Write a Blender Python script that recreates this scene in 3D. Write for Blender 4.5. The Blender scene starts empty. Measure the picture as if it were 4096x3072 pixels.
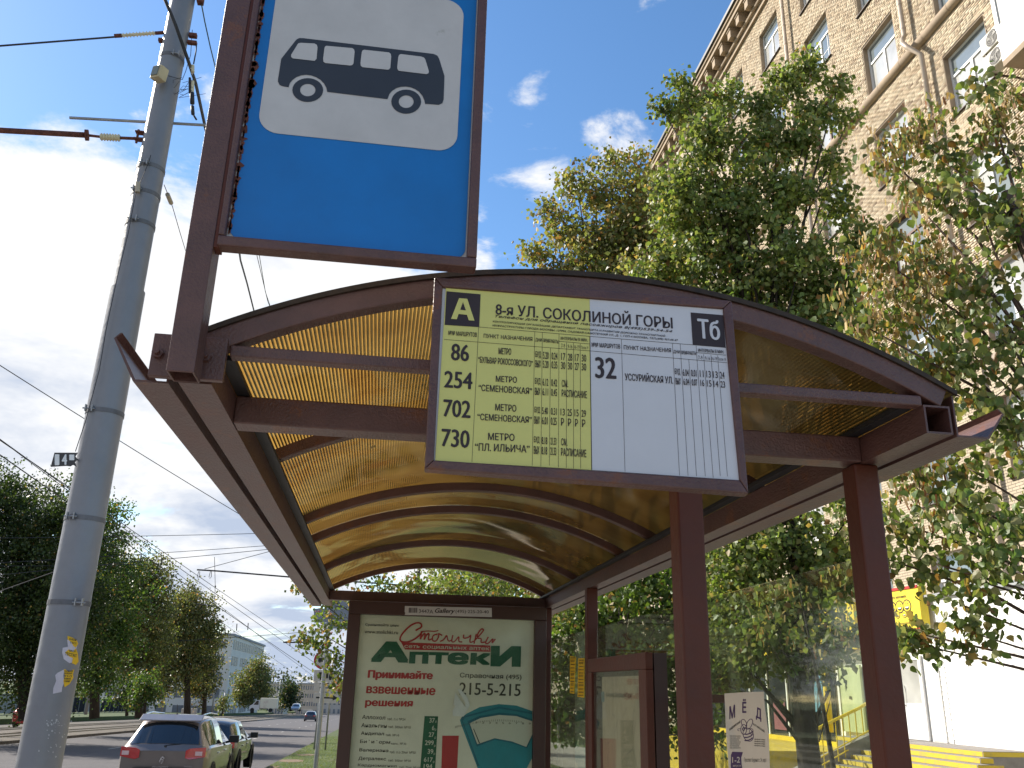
import bpy, math, random
import numpy as np
from mathutils import Vector, Matrix
random.seed(7); rng = np.random.default_rng(7)
sc = bpy.context.scene
COL = sc.collection
# ------------------------------------------------------------------ camera
F = 3500.0
CY, CP, CR = math.radians(7.9), math.radians(19.23), math.radians(1.436)
fw = Vector((math.sin(CY)*math.cos(CP), math.cos(CY)*math.cos(CP), math.sin(CP)))
rt0 = Vector((math.cos(CY), -math.sin(CY), 0)); up0 = rt0.cross(fw)
rt = rt0*math.cos(CR)+up0*math.sin(CR); up = -rt0*math.sin(CR)+up0*math.cos(CR)
CAM = Vector((0, 0, 1.7))
cd = bpy.data.cameras.new('camera'); cam = bpy.data.objects.new('camera', cd); COL.objects.link(cam)
cd.sensor_width = 36; cd.lens = F/4096*36; cd.clip_start = .05; cd.clip_end = 5000
mw = Matrix.Identity(4)
for i in range(3):
    mw[i][0], mw[i][1], mw[i][2], mw[i][3] = rt[i], up[i], -fw[i], CAM[i]
cam.matrix_world = mw
sc.camera = cam
# ------------------------------------------------------------------ sun and sky
SUN = Vector((-.66, .50, .60)).normalized()
EL = math.asin(SUN.z); AZ = math.atan2(SUN.x, SUN.y)
sl = bpy.data.lights.new('sun', 'SUN'); so = bpy.data.objects.new('sun', sl); COL.objects.link(so)
sl.energy = 5.0; sl.angle = math.radians(.53); sl.color = (1, .93, .82)
so.rotation_euler = (-SUN).to_track_quat('-Z', 'Y').to_euler(); so.location = (0, 0, 30)
W = bpy.data.worlds.new('World'); sc.world = W; W.use_nodes = True
sc.view_settings.view_transform = 'Standard'; sc.view_settings.look = 'None'
sc.view_settings.gamma = 1; sc.view_settings.exposure = 0.8; sc.view_settings.use_curve_mapping = False
SKY_STRENGTH = .115
def world():
    nt = W.node_tree; nt.nodes.clear(); N = nt.nodes; L = nt.links
    def M(op, a, b=None, c=None, clamp=False):
        n = N.new('ShaderNodeMath'); n.operation = op; n.use_clamp = clamp
        for i, v in enumerate((a, b, c)):
            if v is None: continue
            if isinstance(v, (int, float)): n.inputs[i].default_value = v
            else: L.new(v, n.inputs[i])
        return n.outputs[0]
    out = N.new('ShaderNodeOutputWorld'); bg = N.new('ShaderNodeBackground')
    sky = N.new('ShaderNodeTexSky'); sky.sky_type = 'NISHITA'; sky.sun_disc = False
    sky.sun_elevation = EL; sky.sun_rotation = AZ; sky.altitude = 150; sky.air_density = 1.0; sky.dust_density = .2; sky.ozone_density = 1.2
    tc = N.new('ShaderNodeTexCoord'); sep = N.new('ShaderNodeSeparateXYZ'); L.new(tc.outputs['Generated'], sep.inputs[0])
    x, y, z = sep.outputs
    # cloud layer seen in perspective: direction projected on a sheet overhead
    zz = M('ADD', M('MAXIMUM', z, 0.0), .22)
    cv = N.new('ShaderNodeCombineXYZ'); L.new(M('DIVIDE', x, zz), cv.inputs[0]); L.new(M('DIVIDE', y, zz), cv.inputs[1]); L.new(M('MULTIPLY', z, 1.5), cv.inputs[2])
    def noise(scale, det, rough, off):
        mp = N.new('ShaderNodeMapping'); mp.inputs['Location'].default_value = off; L.new(cv.outputs[0], mp.inputs[0])
        n = N.new('ShaderNodeTexNoise'); n.inputs['Scale'].default_value = scale; n.inputs['Detail'].default_value = det
        n.inputs['Roughness'].default_value = rough; n.inputs['Distortion'].default_value = .25; L.new(mp.outputs[0], n.inputs['Vector']); return n.outputs[0]
    n1 = noise(2.2, 9, .62, (3.1, 1.7, 0)); n2 = noise(5.5, 9, .62, (7.3, 2.2, 4)); n3 = noise(1.6, 6, .6, (1.3, 9.2, 1))
    # bank of cumulus to the left and low, open blue sky high up and to the right
    bank = M('SUBTRACT', M('SUBTRACT', .475, M('MULTIPLY', x, .14)), z)
    bank = M('MULTIPLY', bank, 3.6)
    bank = M('MINIMUM', bank, .24)
    low = M('MULTIPLY', M('SUBTRACT', .26, z, clamp=True), .45)
    right = M('MULTIPLY', M('SMOOTHSTEP', x, .02, .22) if False else M('MULTIPLY', M('SUBTRACT', x, .06, clamp=True), 3.0), 1.0)
    bias = M('SUBTRACT', M('SUBTRACT', bank, low), right)
    mask = M('ADD', n1, bias)
    puffs = None
    for (d, r, a) in (((.118, .785, .608), .040, .26), ((.137, .812, .566), .050, .26), ((.124, .80, .585), .045, .24), ((.062, .795, .603), .040, .24), ((.198, .79, .582), .030, .24), ((.075, .885, .46), .045, .26), ((.073, .86, .50), .025, .2)):
        vd = N.new('ShaderNodeVectorMath'); vd.operation = 'DISTANCE'; L.new(tc.outputs['Generated'], vd.inputs[0]); vd.inputs[1].default_value = Vector(d).normalized()
        g = M('MULTIPLY', M('POWER', 2.718, M('MULTIPLY', M('POWER', M('DIVIDE', vd.outputs['Value'], r), 2), -1)), a)
        puffs = g if puffs is None else M('MAXIMUM', puffs, g)
    m2 = M('SUBTRACT', M('ADD', M('MULTIPLY', n2, 1.7), puffs), .42)
    r1 = N.new('ShaderNodeMapRange'); r1.interpolation_type = 'SMOOTHSTEP'; L.new(mask, r1.inputs[0]); r1.inputs[1].default_value = .50; r1.inputs[2].default_value = .64
    r2 = N.new('ShaderNodeMapRange'); r2.interpolation_type = 'SMOOTHSTEP'; L.new(m2, r2.inputs[0]); r2.inputs[1].default_value = .56; r2.inputs[2].default_value = .86
    m = M('MAXIMUM', r1.outputs[0], r2.outputs[0], clamp=True)
    cr = N.new('ShaderNodeValToRGB'); cr.color_ramp.elements[0].position = .29; cr.color_ramp.elements[0].color = (2.7, 3.15, 4.0, 1)
    cr.color_ramp.elements[1].position = .47; cr.color_ramp.elements[1].color = (5.15, 5.2, 5.3, 1)
    hi = M('ADD', n3, M('MULTIPLY', M('SUBTRACT', z, .3), .55)); L.new(hi, cr.inputs[0])
    mix = N.new('ShaderNodeMix'); mix.data_type = 'RGBA'; L.new(m, mix.inputs[0]); hs = N.new('ShaderNodeHueSaturation'); hs.inputs['Saturation'].default_value = 1.2; hs.inputs['Value'].default_value = 1.08; L.new(sky.outputs[0], hs.inputs['Color']); L.new(hs.outputs[0], mix.inputs[6]); L.new(cr.outputs[0], mix.inputs[7])
    L.new(mix.outputs[2], bg.inputs[0]); bg.inputs[1].default_value = SKY_STRENGTH; L.new(bg.outputs[0], out.inputs[0])
world()
# ------------------------------------------------------------------ helpers
def at(px, py, X=None, Y=None, Z=None):
    """the point of a real plane (X=, Y= or Z= const) that the photograph shows at a full-resolution pixel"""
    d = rt*((px-2048)/F) - up*((py-1536)/F) + fw
    t = (X/d.x) if X is not None else (Y/d.y) if Y is not None else ((Z-CAM.z)/d.z)
    return CAM + d*t
SLOPE = -.0243
def gz(x, y): return SLOPE*min(max(y, -40), 380)
def at_d(px, py, Y): return at(px*1.8517, py*1.8517, Y=Y)
MATS = {}
def node_mat(name):
    m = bpy.data.materials.new(name); m.use_nodes = True; nt = m.node_tree
    return m, nt, nt.nodes['Principled BSDF']
def mat(name, col, rough=.6, metal=0., var=.15, scale=8., bump=0., bscale=40., spec=.4, col2=None, thr=(.45, .6), coat=0., stretch=(1, 1, 1), chips=None):
    if name in MATS: return MATS[name]
    m, nt, p = node_mat(name); N, L = nt.nodes, nt.links
    tc = N.new('ShaderNodeTexCoord'); mp = N.new('ShaderNodeMapping'); mp.inputs['Scale'].default_value = stretch; L.new(tc.outputs['Object'], mp.inputs[0])
    n = N.new('ShaderNodeTexNoise'); n.inputs['Scale'].default_value = scale; n.inputs['Detail'].default_value = 6; n.inputs['Roughness'].default_value = .65; L.new(mp.outputs[0], n.inputs['Vector'])
    cr = N.new('ShaderNodeValToRGB'); L.new(n.outputs[0], cr.inputs[0])
    e = cr.color_ramp.elements
    if col2 is None:
        e[0].position = .3; e[0].color = (*[c*(1-var) for c in col], 1); e[1].position = .7; e[1].color = (*[min(1, c*(1+var)) for c in col], 1)
    else:
        e[0].position = thr[0]; e[0].color = (*col, 1); e[1].position = thr[1]; e[1].color = (*col2, 1)
    if chips:
        n9 = N.new('ShaderNodeTexNoise'); n9.inputs['Scale'].default_value = 9; n9.inputs['Detail'].default_value = 9; n9.inputs['Roughness'].default_value = .75; L.new(tc.outputs['Object'], n9.inputs['Vector'])
        r9 = N.new('ShaderNodeMapRange'); L.new(n9.outputs[0], r9.inputs[0]); r9.inputs[1].default_value = chips[1]; r9.inputs[2].default_value = chips[1]+.04; m9 = N.new('ShaderNodeMix'); m9.data_type = 'RGBA'
        L.new(r9.outputs[0], m9.inputs[0]); L.new(cr.outputs[0], m9.inputs[6]); m9.inputs[7].default_value = (*chips[0], 1); L.new(m9.outputs[2], p.inputs['Base Color'])
    else: L.new(cr.outputs[0], p.inputs['Base Color'])
    p.inputs['Metallic'].default_value = metal; p.inputs['Specular IOR Level'].default_value = spec; p.inputs['Coat Weight'].default_value = coat
    mr = N.new('ShaderNodeMapRange'); L.new(n.outputs[0], mr.inputs[0]); mr.inputs[3].default_value = max(0, rough-.08); mr.inputs[4].default_value = min(1, rough+.1); L.new(mr.outputs[0], p.inputs['Roughness'])
    if bump:
        b = N.new('ShaderNodeBump'); b.inputs['Strength'].default_value = bump; b.inputs['Distance'].default_value = .01
        nb = N.new('ShaderNodeTexNoise'); nb.inputs['Scale'].default_value = bscale; nb.inputs['Detail'].default_value = 4; L.new(mp.outputs[0], nb.inputs['Vector'])
        L.new(nb.outputs[0], b.inputs['Height']); L.new(b.outputs[0], p.inputs['Normal'])
    MATS[name] = m; return m
def leaf_mat(name, transl=.35, rough=.45):
    if name in MATS: return MATS[name]
    m, nt, p = node_mat(name); N, L = nt.nodes, nt.links
    a = N.new('ShaderNodeAttribute'); a.attribute_name = 'tint'; L.new(a.outputs['Color'], p.inputs['Base Color'])
    p.inputs['Roughness'].default_value = rough; p.inputs['Specular IOR Level'].default_value = .45
    t = N.new('ShaderNodeBsdfTranslucent'); g = N.new('ShaderNodeMix'); g.data_type = 'RGBA'; g.blend_type = 'MULTIPLY'; g.inputs[0].default_value = 1
    L.new(a.outputs['Color'], g.inputs[6]); g.inputs[7].default_value = (1.5, 1.5, .7, 1); L.new(g.outputs[2], t.inputs[0])
    mx = N.new('ShaderNodeMixShader'); mx.inputs[0].default_value = transl; L.new(p.outputs[0], mx.inputs[1]); L.new(t.outputs[0], mx.inputs[2])
    L.new(mx.outputs[0], nt.nodes['Material Output'].inputs[0]); MATS[name] = m; return m
def sym_fresnel(nt, ior):
    """Fresnel that is the same from both sides of a thin sheet"""
    N, L = nt.nodes, nt.links; g = N.new('ShaderNodeNewGeometry'); mr = N.new('ShaderNodeMapRange'); L.new(g.outputs['Backfacing'], mr.inputs[0]); mr.inputs[3].default_value = ior; mr.inputs[4].default_value = 1/ior
    fr = N.new('ShaderNodeFresnel'); L.new(mr.outputs[0], fr.inputs[0]); return fr
def glass_mat(name, tint, refl=.5, rough=.03, dirt=0.0, dcol=(.4, .4, .36), f0=1.45):
    if name in MATS: return MATS[name]
    m, nt, p = node_mat(name); N, L = nt.nodes, nt.links; N.remove(p)
    t = N.new('ShaderNodeBsdfTransparent'); t.inputs[0].default_value = (*tint, 1)
    g = N.new('ShaderNodeBsdfGlossy'); g.inputs['Roughness'].default_value = rough
    fr = sym_fresnel(nt, f0)
    mx = N.new('ShaderNodeMixShader'); L.new(fr.outputs[0], mx.inputs[0]); L.new(t.outputs[0], mx.inputs[1]); L.new(g.outputs[0], mx.inputs[2])
    last = mx
    if dirt:
        d = N.new('ShaderNodeBsdfDiffuse'); d.inputs[0].default_value = (*dcol, 1)
        tc = N.new('ShaderNodeTexCoord'); mp = N.new('ShaderNodeMapping'); mp.inputs['Scale'].default_value = (9, 9, 2); L.new(tc.outputs['Object'], mp.inputs[0])
        n = N.new('ShaderNodeTexNoise'); n.inputs['Scale'].default_value = 3; n.inputs['Detail'].default_value = 8; n.inputs['Roughness'].default_value = .7; L.new(mp.outputs[0], n.inputs['Vector'])
        r = N.new('ShaderNodeMapRange'); L.new(n.outputs[0], r.inputs[0]); r.inputs[1].default_value = .42; r.inputs[2].default_value = .75; r.inputs[3].default_value = dirt*.35; r.inputs[4].default_value = dirt*1.8
        m2 = N.new('ShaderNodeMixShader'); L.new(r.outputs[0], m2.inputs[0]); L.new(mx.outputs[0], m2.inputs[1]); L.new(d.outputs[0], m2.inputs[2]); last = m2
    L.new(last.outputs[0], nt.nodes['Material Output'].inputs[0]); MATS[name] = m; return m

class MB:
    def __init__(s): s.v = []; s.f = []; s.m = []; s.mi = 0
    def add(s, vs, fs):
        n = len(s.v); s.v += [tuple(v) for v in vs]; s.f += [tuple(i+n for i in f) for f in fs]; s.m += [s.mi]*len(fs); return s
    def box(s, a, b):
        x0, y0, z0 = a; x1, y1, z1 = b
        return s.add([(x0, y0, z0), (x1, y0, z0), (x1, y1, z0), (x0, y1, z0), (x0, y0, z1), (x1, y0, z1), (x1, y1, z1), (x0, y1, z1)],
                     [(0, 3, 2, 1), (4, 5, 6, 7), (0, 1, 5, 4), (1, 2, 6, 5), (2, 3, 7, 6), (3, 0, 4, 7)])
    def frame(s, p, q, upv=None):
        d = (Vector(q)-Vector(p)).normalized(); u = Vector(upv) if upv else Vector((0, 0, 1))
        if abs(d.dot(u)) > .98: u = Vector((0, 1, 0))
        r = d.cross(u).normalized(); return d, r, r.cross(d)
    def bar(s, p, q, w, h, upv=None):
        d, r, u = s.frame(p, q, upv); P = []
        for c in (Vector(p), Vector(q)): P += [c-r*w/2-u*h/2, c+r*w/2-u*h/2, c+r*w/2+u*h/2, c-r*w/2+u*h/2]
        return s.add(P, [(0, 1, 2, 3), (7, 6, 5, 4), (0, 4, 5, 1), (1, 5, 6, 2), (2, 6, 7, 3), (3, 7, 4, 0)])
    def hollow(s, p, q, w, h, t, upv=None):
        d, r, u = s.frame(p, q, upv); P = []
        for c in (Vector(p), Vector(q)):
            for a, b in ((w/2, h/2), (w/2-t, h/2-t)): P += [c-r*a-u*b, c+r*a-u*b, c+r*a+u*b, c-r*a+u*b]
        fs = []
        for k in range(4):
            j = (k+1) % 4
            fs += [(k, 8+k, 8+j, j), (4+k, 4+j, 12+j, 12+k), (k, j, 4+j, 4+k), (8+k, 12+k, 12+j, 8+j)]
        return s.add(P, fs)
    def tube(s, pts, r, n=8, cap=True):
        pts = [Vector(p) for p in pts]; R = r if isinstance(r, (list, tuple)) else [r]*len(pts)
        d0 = (pts[1]-pts[0]).normalized(); ref = Vector((0, 0, 1)) if abs(d0.z) < .9 else Vector((1, 0, 0)); base = len(s.v); vs = []
        for i, p in enumerate(pts):
            d = (pts[min(i+1, len(pts)-1)]-pts[max(i-1, 0)]).normalized(); a = d.cross(ref)
            if a.length < 1e-4: a = d.cross(Vector((.3, 1, .2)))
            a.normalize(); b = d.cross(a)
            vs += [p+a*(R[i]*math.cos(2*math.pi*k/n))+b*(R[i]*math.sin(2*math.pi*k/n)) for k in range(n)]
        fs = [(i*n+k, i*n+(k+1) % n, (i+1)*n+(k+1) % n, (i+1)*n+k) for i in range(len(pts)-1) for k in range(n)]
        if cap: fs += [tuple(range(n-1, -1, -1)), tuple((len(pts)-1)*n+k for k in range(n))]
        return s.add(vs, fs)
    def poly(s, P): return s.add(P, [tuple(range(len(P)))])
    def prism(s, P, off):
        P = [Vector(p) for p in P]; o = Vector(off); n = len(P)
        return s.add(P+[p+o for p in P], [tuple(range(n-1, -1, -1)), tuple(range(n, 2*n))]+[(i, (i+1) % n, n+(i+1) % n, n+i) for i in range(n)])
    def disc(s, c, r, ax, n=20, h=.01, r0=0):
        c = Vector(c); ax = Vector(ax).normalized(); ref = Vector((0, 0, 1)) if abs(ax.z) < .9 else Vector((1, 0, 0)); a = ax.cross(ref).normalized(); b = ax.cross(a)
        ring = lambda rr, o: [c+ax*o+a*rr*math.cos(2*math.pi*k/n)+b*rr*math.sin(2*math.pi*k/n) for k in range(n)]
        if r0 == 0: return s.add(ring(r, 0)+ring(r, h), [tuple(range(n-1, -1, -1)), tuple(range(n, 2*n))]+[(i, (i+1) % n, n+(i+1) % n, n+i) for i in range(n)])
        V = ring(r, 0)+ring(r, h)+ring(r0, 0)+ring(r0, h); f = []
        for i in range(n):
            j = (i+1) % n; f += [(i, j, n+j, n+i), (2*n+i, 3*n+i, 3*n+j, 2*n+j), (n+i, n+j, 3*n+j, 3*n+i), (i, 2*n+i, 2*n+j, j)]
        return s.add(V, f)
    def build(s, name, mats, parent=None, smooth=False, bevel=0, loc=None):
        me = bpy.data.meshes.new(name); v = s.v
        o = bpy.data.objects.new(name, me)
        if loc is not None: v = [(a[0]-loc[0], a[1]-loc[1], a[2]-loc[2]) for a in v]; o.location = loc
        me.from_pydata(v, [], s.f)
        for m in (mats if isinstance(mats, (list, tuple)) else [mats]): me.materials.append(m)
        if len(me.materials) > 1: me.polygons.foreach_set('material_index', s.m)
        if smooth: me.polygons.foreach_set('use_smooth', [True]*len(s.f))
        me.update(); COL.objects.link(o)
        if parent is not None:
            o.parent = parent
            if loc is None: o.matrix_parent_inverse = Matrix.Translation(-abs_loc(parent))
            else: o.location = Vector(loc)-abs_loc(parent)
        if bevel:
            b = o.modifiers.new('bevel', 'BEVEL'); b.width = bevel; b.segments = 2; b.limit_method = 'ANGLE'
        return o
def abs_loc(o):
    l = Vector((0, 0, 0))
    while o is not None:
        l += o.location + o.matrix_parent_inverse.to_translation(); o = o.parent
    return l
def empty(name, loc, label=None, cat=None, group=None):
    o = bpy.data.objects.new(name, None); o.location = loc; o.empty_display_size = .2; COL.objects.link(o)
    return tag(o, label, cat, group)
def tag(o, label=None, cat=None, group=None, kind=None):
    if label: o['label'] = label
    if cat: o['category'] = cat
    if group: o['group'] = group
    if kind: o['kind'] = kind
    return o
def copy_tree(o, parent=None):
    c = o.copy(); COL.objects.link(c); c.parent = parent
    for ch in list(o.children): copy_tree(ch, c)
    return c
# text: the built-in font, fitted into a box given by two corners of a plane
TC = {}
def text_geo(s, bold=0.0, shear=0.0):
    k = (s, bold, shear)
    if k in TC: return TC[k]
    c = bpy.data.curves.new('lettering', 'FONT'); c.body = s; c.offset = bold; c.shear = shear; c.resolution_u = 3
    o = bpy.data.objects.new('lettering', c); COL.objects.link(o)
    dg = bpy.context.evaluated_depsgraph_get(); ev = o.evaluated_get(dg); me = ev.to_mesh()
    V = np.array([v.co[:2] for v in me.vertices]); Fs = [tuple(p.vertices) for p in me.polygons]; ev.to_mesh_clear()
    bpy.data.objects.remove(o); bpy.data.curves.remove(c)
    mn, mx = V.min(0), V.max(0); V = (V-mn)/np.maximum(mx-mn, 1e-6); TC[k] = (V, Fs); return TC[k]
def text_in(mb, s, fn, u0, v0, u1, v1, bold=.0, shear=0.):
    """fn(u, v) -> 3D point; the text's bounding box becomes u0..u1 x v0..v1 (v0 = bottom); bold copies lie 0.1 mm apart"""
    V, Fs = text_geo(s, 0, shear)
    o, a, b = Vector(fn(u0, v0)), Vector(fn(u1, v0)), Vector(fn(u0, v1)); wd, ht = (a-o).length, (b-o).length
    nrm = (a-o).cross(b-o).normalized()
    if nrm.dot(o-CAM) > 0: nrm = -nrm
    k = min(bold, .14); dx = .9*k*ht/max(wd, 1e-5); dy = .45*k
    sh = [(0, 0)] if bold <= .004 else [(0, 0), (-dx, 0), (dx, 0), (0, dy), (0, -dy)]+([(-dx*.5, 0), (dx*.5, 0), (-dx, dy), (dx, -dy), (dx, dy), (-dx, -dy)] if bold > .08 else [])
    for i, (p, q) in enumerate(sh):
        mb.add([Vector(fn(u0+(u1-u0)*(dx+(1-2*dx)*x+p), v0+(v1-v0)*(dy+(1-2*dy)*y+q)))+nrm*(.0001*i) for x, y in V], Fs)
M_BROWN = mat('brown_paint', (.098, .044, .036), .42, var=.22, scale=5, bump=.25, bscale=60, spec=.5, stretch=(3, 1, 3), chips=((.14, .05, .024), .575))
M_BROWN2 = mat('brown_red_paint', (.085, .020, .010), .45, var=.18, scale=4, bump=.15, bscale=50, spec=.3, chips=((.05, .02, .015), .66))
M_RUST = mat('rust', (.13, .045, .03), .85, var=.5, scale=40, bump=.6)
M_BLACK = mat('black_paint', (.015, .015, .017), .5)
M_WHITE = mat('white_paint', (.78, .78, .77), .45, var=.04)
M_GREYP = mat('grey_pole_paint', (.20, .205, .225), .38, var=.10, scale=2.5, bump=.5, bscale=14, spec=.5, chips=((.32, .33, .35), .68))
M_STEEL = mat('galvanised_steel', (.32, .33, .34), .45, metal=.6)
M_CERAMIC = mat('cream_porcelain', (.62, .56, .38), .3)
M_WIRE = mat('dark_cable', (.03, .03, .035), .6)
# ------------------------------------------------------------------ the ground
M_ASPH = mat('road_asphalt', (.085, .079, .082), .85, var=.18, scale=1.3, bump=.5, bscale=220)
M_PAVE = mat('pavement_asphalt', (.29, .27, .245), .9, var=.22, scale=1.5, bump=.5, bscale=160)
M_GRASS = mat('grass_ground', (.045, .075, .016), .95, col2=(.11, .10, .045), thr=(.5, .72), scale=1.1, bump=.8, bscale=60)
M_KERB = mat('kerb_concrete', (.21, .19, .165), .85, var=.25, scale=6, bump=.5, bscale=50)
M_BALLAST = mat('tram_ballast', (.075, .062, .052), .95, col2=(.16, .14, .115), thr=(.42, .62), scale=9, bump=1.0, bscale=40)
M_DIRT = mat('bare_soil', (.17, .12, .075), .95, var=.3, scale=5, bump=.6)
def strip(name, x0, x1, h, m, y0=-40, y1=800, cuts=()):
    mb = MB(); ys = sorted(set([y0, y1]+[c for c in (-40, 380) if y0 < c < y1]+list(cuts)))
    for a, b in zip(ys, ys[1:]): mb.poly([(x0, a, gz(0, a)+h), (x1, a, gz(0, a)+h), (x1, b, gz(0, b)+h), (x0, b, gz(0, b)+h)])
    o = mb.build(name, m); o['kind'] = 'structure'; return o
def slab(name, x0, x1, h0, h1, m, y0, y1):
    mb = MB()
    ys = [y0]+[c for c in (380,) if y0 < c < y1]+[y1]
    for a, b in zip(ys, ys[1:]):
        A = gz(0, a); B = gz(0, b)
        mb.add([(x0, a, A+h0), (x1, a, A+h0), (x1, b, B+h0), (x0, b, B+h0), (x0, a, A+h1), (x1, a, A+h1), (x1, b, B+h1), (x0, b, B+h1)], [(4, 5, 6, 7), (0, 1, 5, 4), (1, 2, 6, 5), (2, 3, 7, 6), (3, 0, 4, 7)])
    o = mb.build(name, m); o['kind'] = 'structure'; return o
strip('ground', -900, 900, -.25, M_GRASS, -300, 2500)
strip('road', -17.0, -3.3, -.15, M_ASPH)
slab('verge', -3.15, 400, -.24, -.004, M_GRASS, -40, 700)
slab('tram_bed', -30, -17.15, -.24, -.02, M_BALLAST, -40, 700)
slab('grass_bank', -700, -30.0, -.24, .42, M_GRASS, -40, 900)
strip('pavement', -3.14, 4.2, .0, M_PAVE, -40, 20)
strip('footpath', 6.5, 11.6, .0, M_PAVE, -30, 60)
def kerb(name, x0, x1, y0, y1, n_big):
    o = bpy.data.objects.new(name, None); COL.objects.link(o); o.location = (x0, y0, gz(0, y0)); o['kind'] = 'structure'
    y = y0; i = 0; me = None
    while y < y1 and i < n_big:
        L_ = 1.0
        if me is None:
            mb = MB(); mb.add([(0, .006, -.2), (x1-x0, .006, -.2), (x1-x0, L_-.006, -.2+SLOPE), (0, L_-.006, -.2+SLOPE), (.015, .006, 0), (x1-x0, .006, 0), (x1-x0, L_-.006, SLOPE), (.015, L_-.006, SLOPE)],
                     [(4, 5, 6, 7), (0, 1, 5, 4), (1, 2, 6, 5), (2, 3, 7, 6), (3, 0, 4, 7)]); me0 = mb.build('kerb_stone', M_KERB, o, loc=(x0, y, gz(0, y))); me = me0.data; k = me0
        else:
            k = bpy.data.objects.new('kerb_stone', me); COL.objects.link(k); k.parent = o; k.location = (random.uniform(-.006, .006), y-y0, gz(0, y)-gz(0, y0)+random.uniform(-.004, .004))
        y += L_; i += 1
    mb = MB()
    A, B = gz(0, y), gz(0, y1); mb.add([(x0, y, A-.2), (x1, y, A-.2), (x1, y1, B-.2), (x0, y1, B-.2), (x0, y, A), (x1, y, A), (x1, y1, B), (x0, y1, B)], [(4, 5, 6, 7), (0, 1, 5, 4), (1, 2, 6, 5), (3, 0, 4, 7)])
    r = mb.build('kerb_run', M_KERB, o); r['kind'] = 'stuff'; return o
kerb('road_kerb', -3.3, -3.15, 12, 380, 110)
kerb('tram_kerb', -17.15, -17.0, 22, 380, 120)
M_MARK = mat('road_marking', (.42, .41, .38), .8, var=.3, scale=9)
for (xx, st) in ((-11.5, 9.0), (-7.4, 9.0)):
    mb = MB(); y = 26.0 if xx < -8 else 52.
    while y < 240:
        mb.poly([(xx-.06, y, gz(0, y)-.146), (xx+.06, y, gz(0, y)-.146), (xx+.06, y+2.0, gz(0, y+2.)-.146), (xx-.06, y+2.0, gz(0, y+2.)-.146)]); y += st
    o = mb.build('lane_marking', M_MARK); o['kind'] = 'structure'
mb = MB()
for x in (-19.2, -20.72, -24.0, -25.52): mb.add([(x-.035, 5, gz(0, 5)-.02), (x+.035, 5, gz(0, 5)-.02), (x+.035, 380, gz(0, 380)-.02), (x-.035, 380, gz(0, 380)-.02), (x-.035, 5, gz(0, 5)+.05), (x+.035, 5, gz(0, 5)+.05), (x+.035, 380, gz(0, 380)+.05), (x-.035, 380, gz(0, 380)+.05)], [(4, 5, 6, 7), (0, 1, 5, 4), (1, 2, 6, 5), (3, 0, 4, 7)])
o = mb.build('tram_rails', mat('rail_steel', (.2, .17, .15), .35, metal=.7)); o['kind'] = 'structure'
# bare patches and grass tufts of the near verge
mb = MB()
for (cx, cy, r) in ((-2.75, 33.5, .45), (-2.5, 38, .35), (-3.0, 30, .3)):
    P = []
    for k in range(14):
        a = k/14*2*math.pi; rr = r*random.uniform(.7, 1.25); x = max(-3.12, cx+rr*math.cos(a)); y = cy+rr*2.2*math.sin(a); P.append((x, y, gz(0, y)+.003))
    mb.poly(P)
o = mb.build('bare_earth', M_DIRT); o['kind'] = 'structure'
# ------------------------------------------------------------------ foliage builder
TPL_S = (np.array([(0, 0, 0), (-.42, .42, .10), (0, 1, -.08), (.42, .42, .10)]), [(0, 3, 2), (0, 2, 1)])
TPL_L = (np.array([(0, 0, 0), (-.30, .08, .05), (-.48, .38, .10), (-.30, .72, .05), (0, 1.05, -.12), (.30, .72, .05), (.48, .38, .10), (.30, .08, .05), (0, .45, -.03)]),
         [(8, 0, 1), (8, 1, 2), (8, 2, 3), (8, 3, 4), (8, 4, 5), (8, 5, 6), (8, 6, 7), (8, 7, 0)])
DENS = 1.0
TPL_B = (np.array([(-.13, 0, 0), (.13, 0, .04), (.12, 1, .12), (-.12, 1, .02)]), [(0, 1, 2, 3)])
def leaf_frames(C, droop, rg):
    n = len(C); t = rg.normal(size=(n, 3)); t /= np.linalg.norm(t, axis=1)[:, None]; t = t*(1-droop)+np.array([0, 0, -1.])*droop
    t /= np.linalg.norm(t, axis=1)[:, None]; r = rg.normal(size=(n, 3))+np.array([0, 0, .0]); x = np.cross(t, r); x /= np.linalg.norm(x, axis=1)[:, None]; z = np.cross(x, t); return x, t, z
def leaf_mesh(name, C, size, tpl, cols, material, droop, rg, parent=None, kind='stuff'):
    n = len(C); T, Fs = tpl; x, t, z = leaf_frames(C, droop, rg); S = size*(.65+.6*rg.random(n))
    V = C[:, None, :]+S[:, None, None]*(T[None, :, 0:1]*x[:, None]+T[None, :, 1:2]*t[:, None]+T[None, :, 2:3]*z[:, None])
    k = len(T); fa = np.array(Fs); nf, w = fa.shape
    idx = (fa[None]+(np.arange(n)*k)[:, None, None]).reshape(-1)
    me = bpy.data.meshes.new(name); me.vertices.add(n*k); me.vertices.foreach_set('co', V.reshape(-1).astype('f4'))
    me.loops.add(len(idx)); me.loops.foreach_set('vertex_index', idx.astype('i4')); me.polygons.add(n*nf)
    me.polygons.foreach_set('loop_start', (np.arange(n*nf)*w).astype('i4'))
    ca = me.color_attributes.new('tint', 'FLOAT_COLOR', 'POINT'); c4 = np.ones((n, 4)); c4[:, :3] = cols
    ca.data.foreach_set('color', np.repeat(c4, k, axis=0).reshape(-1).astype('f4'))
    me.materials.append(material); me.update(calc_edges=True)
    o = bpy.data.objects.new(name, me); COL.objects.link(o)
    if parent is not None: o.parent = parent; o.matrix_parent_inverse = Matrix.Translation(-abs_loc(parent))
    if kind: o['kind'] = kind
    return o
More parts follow.
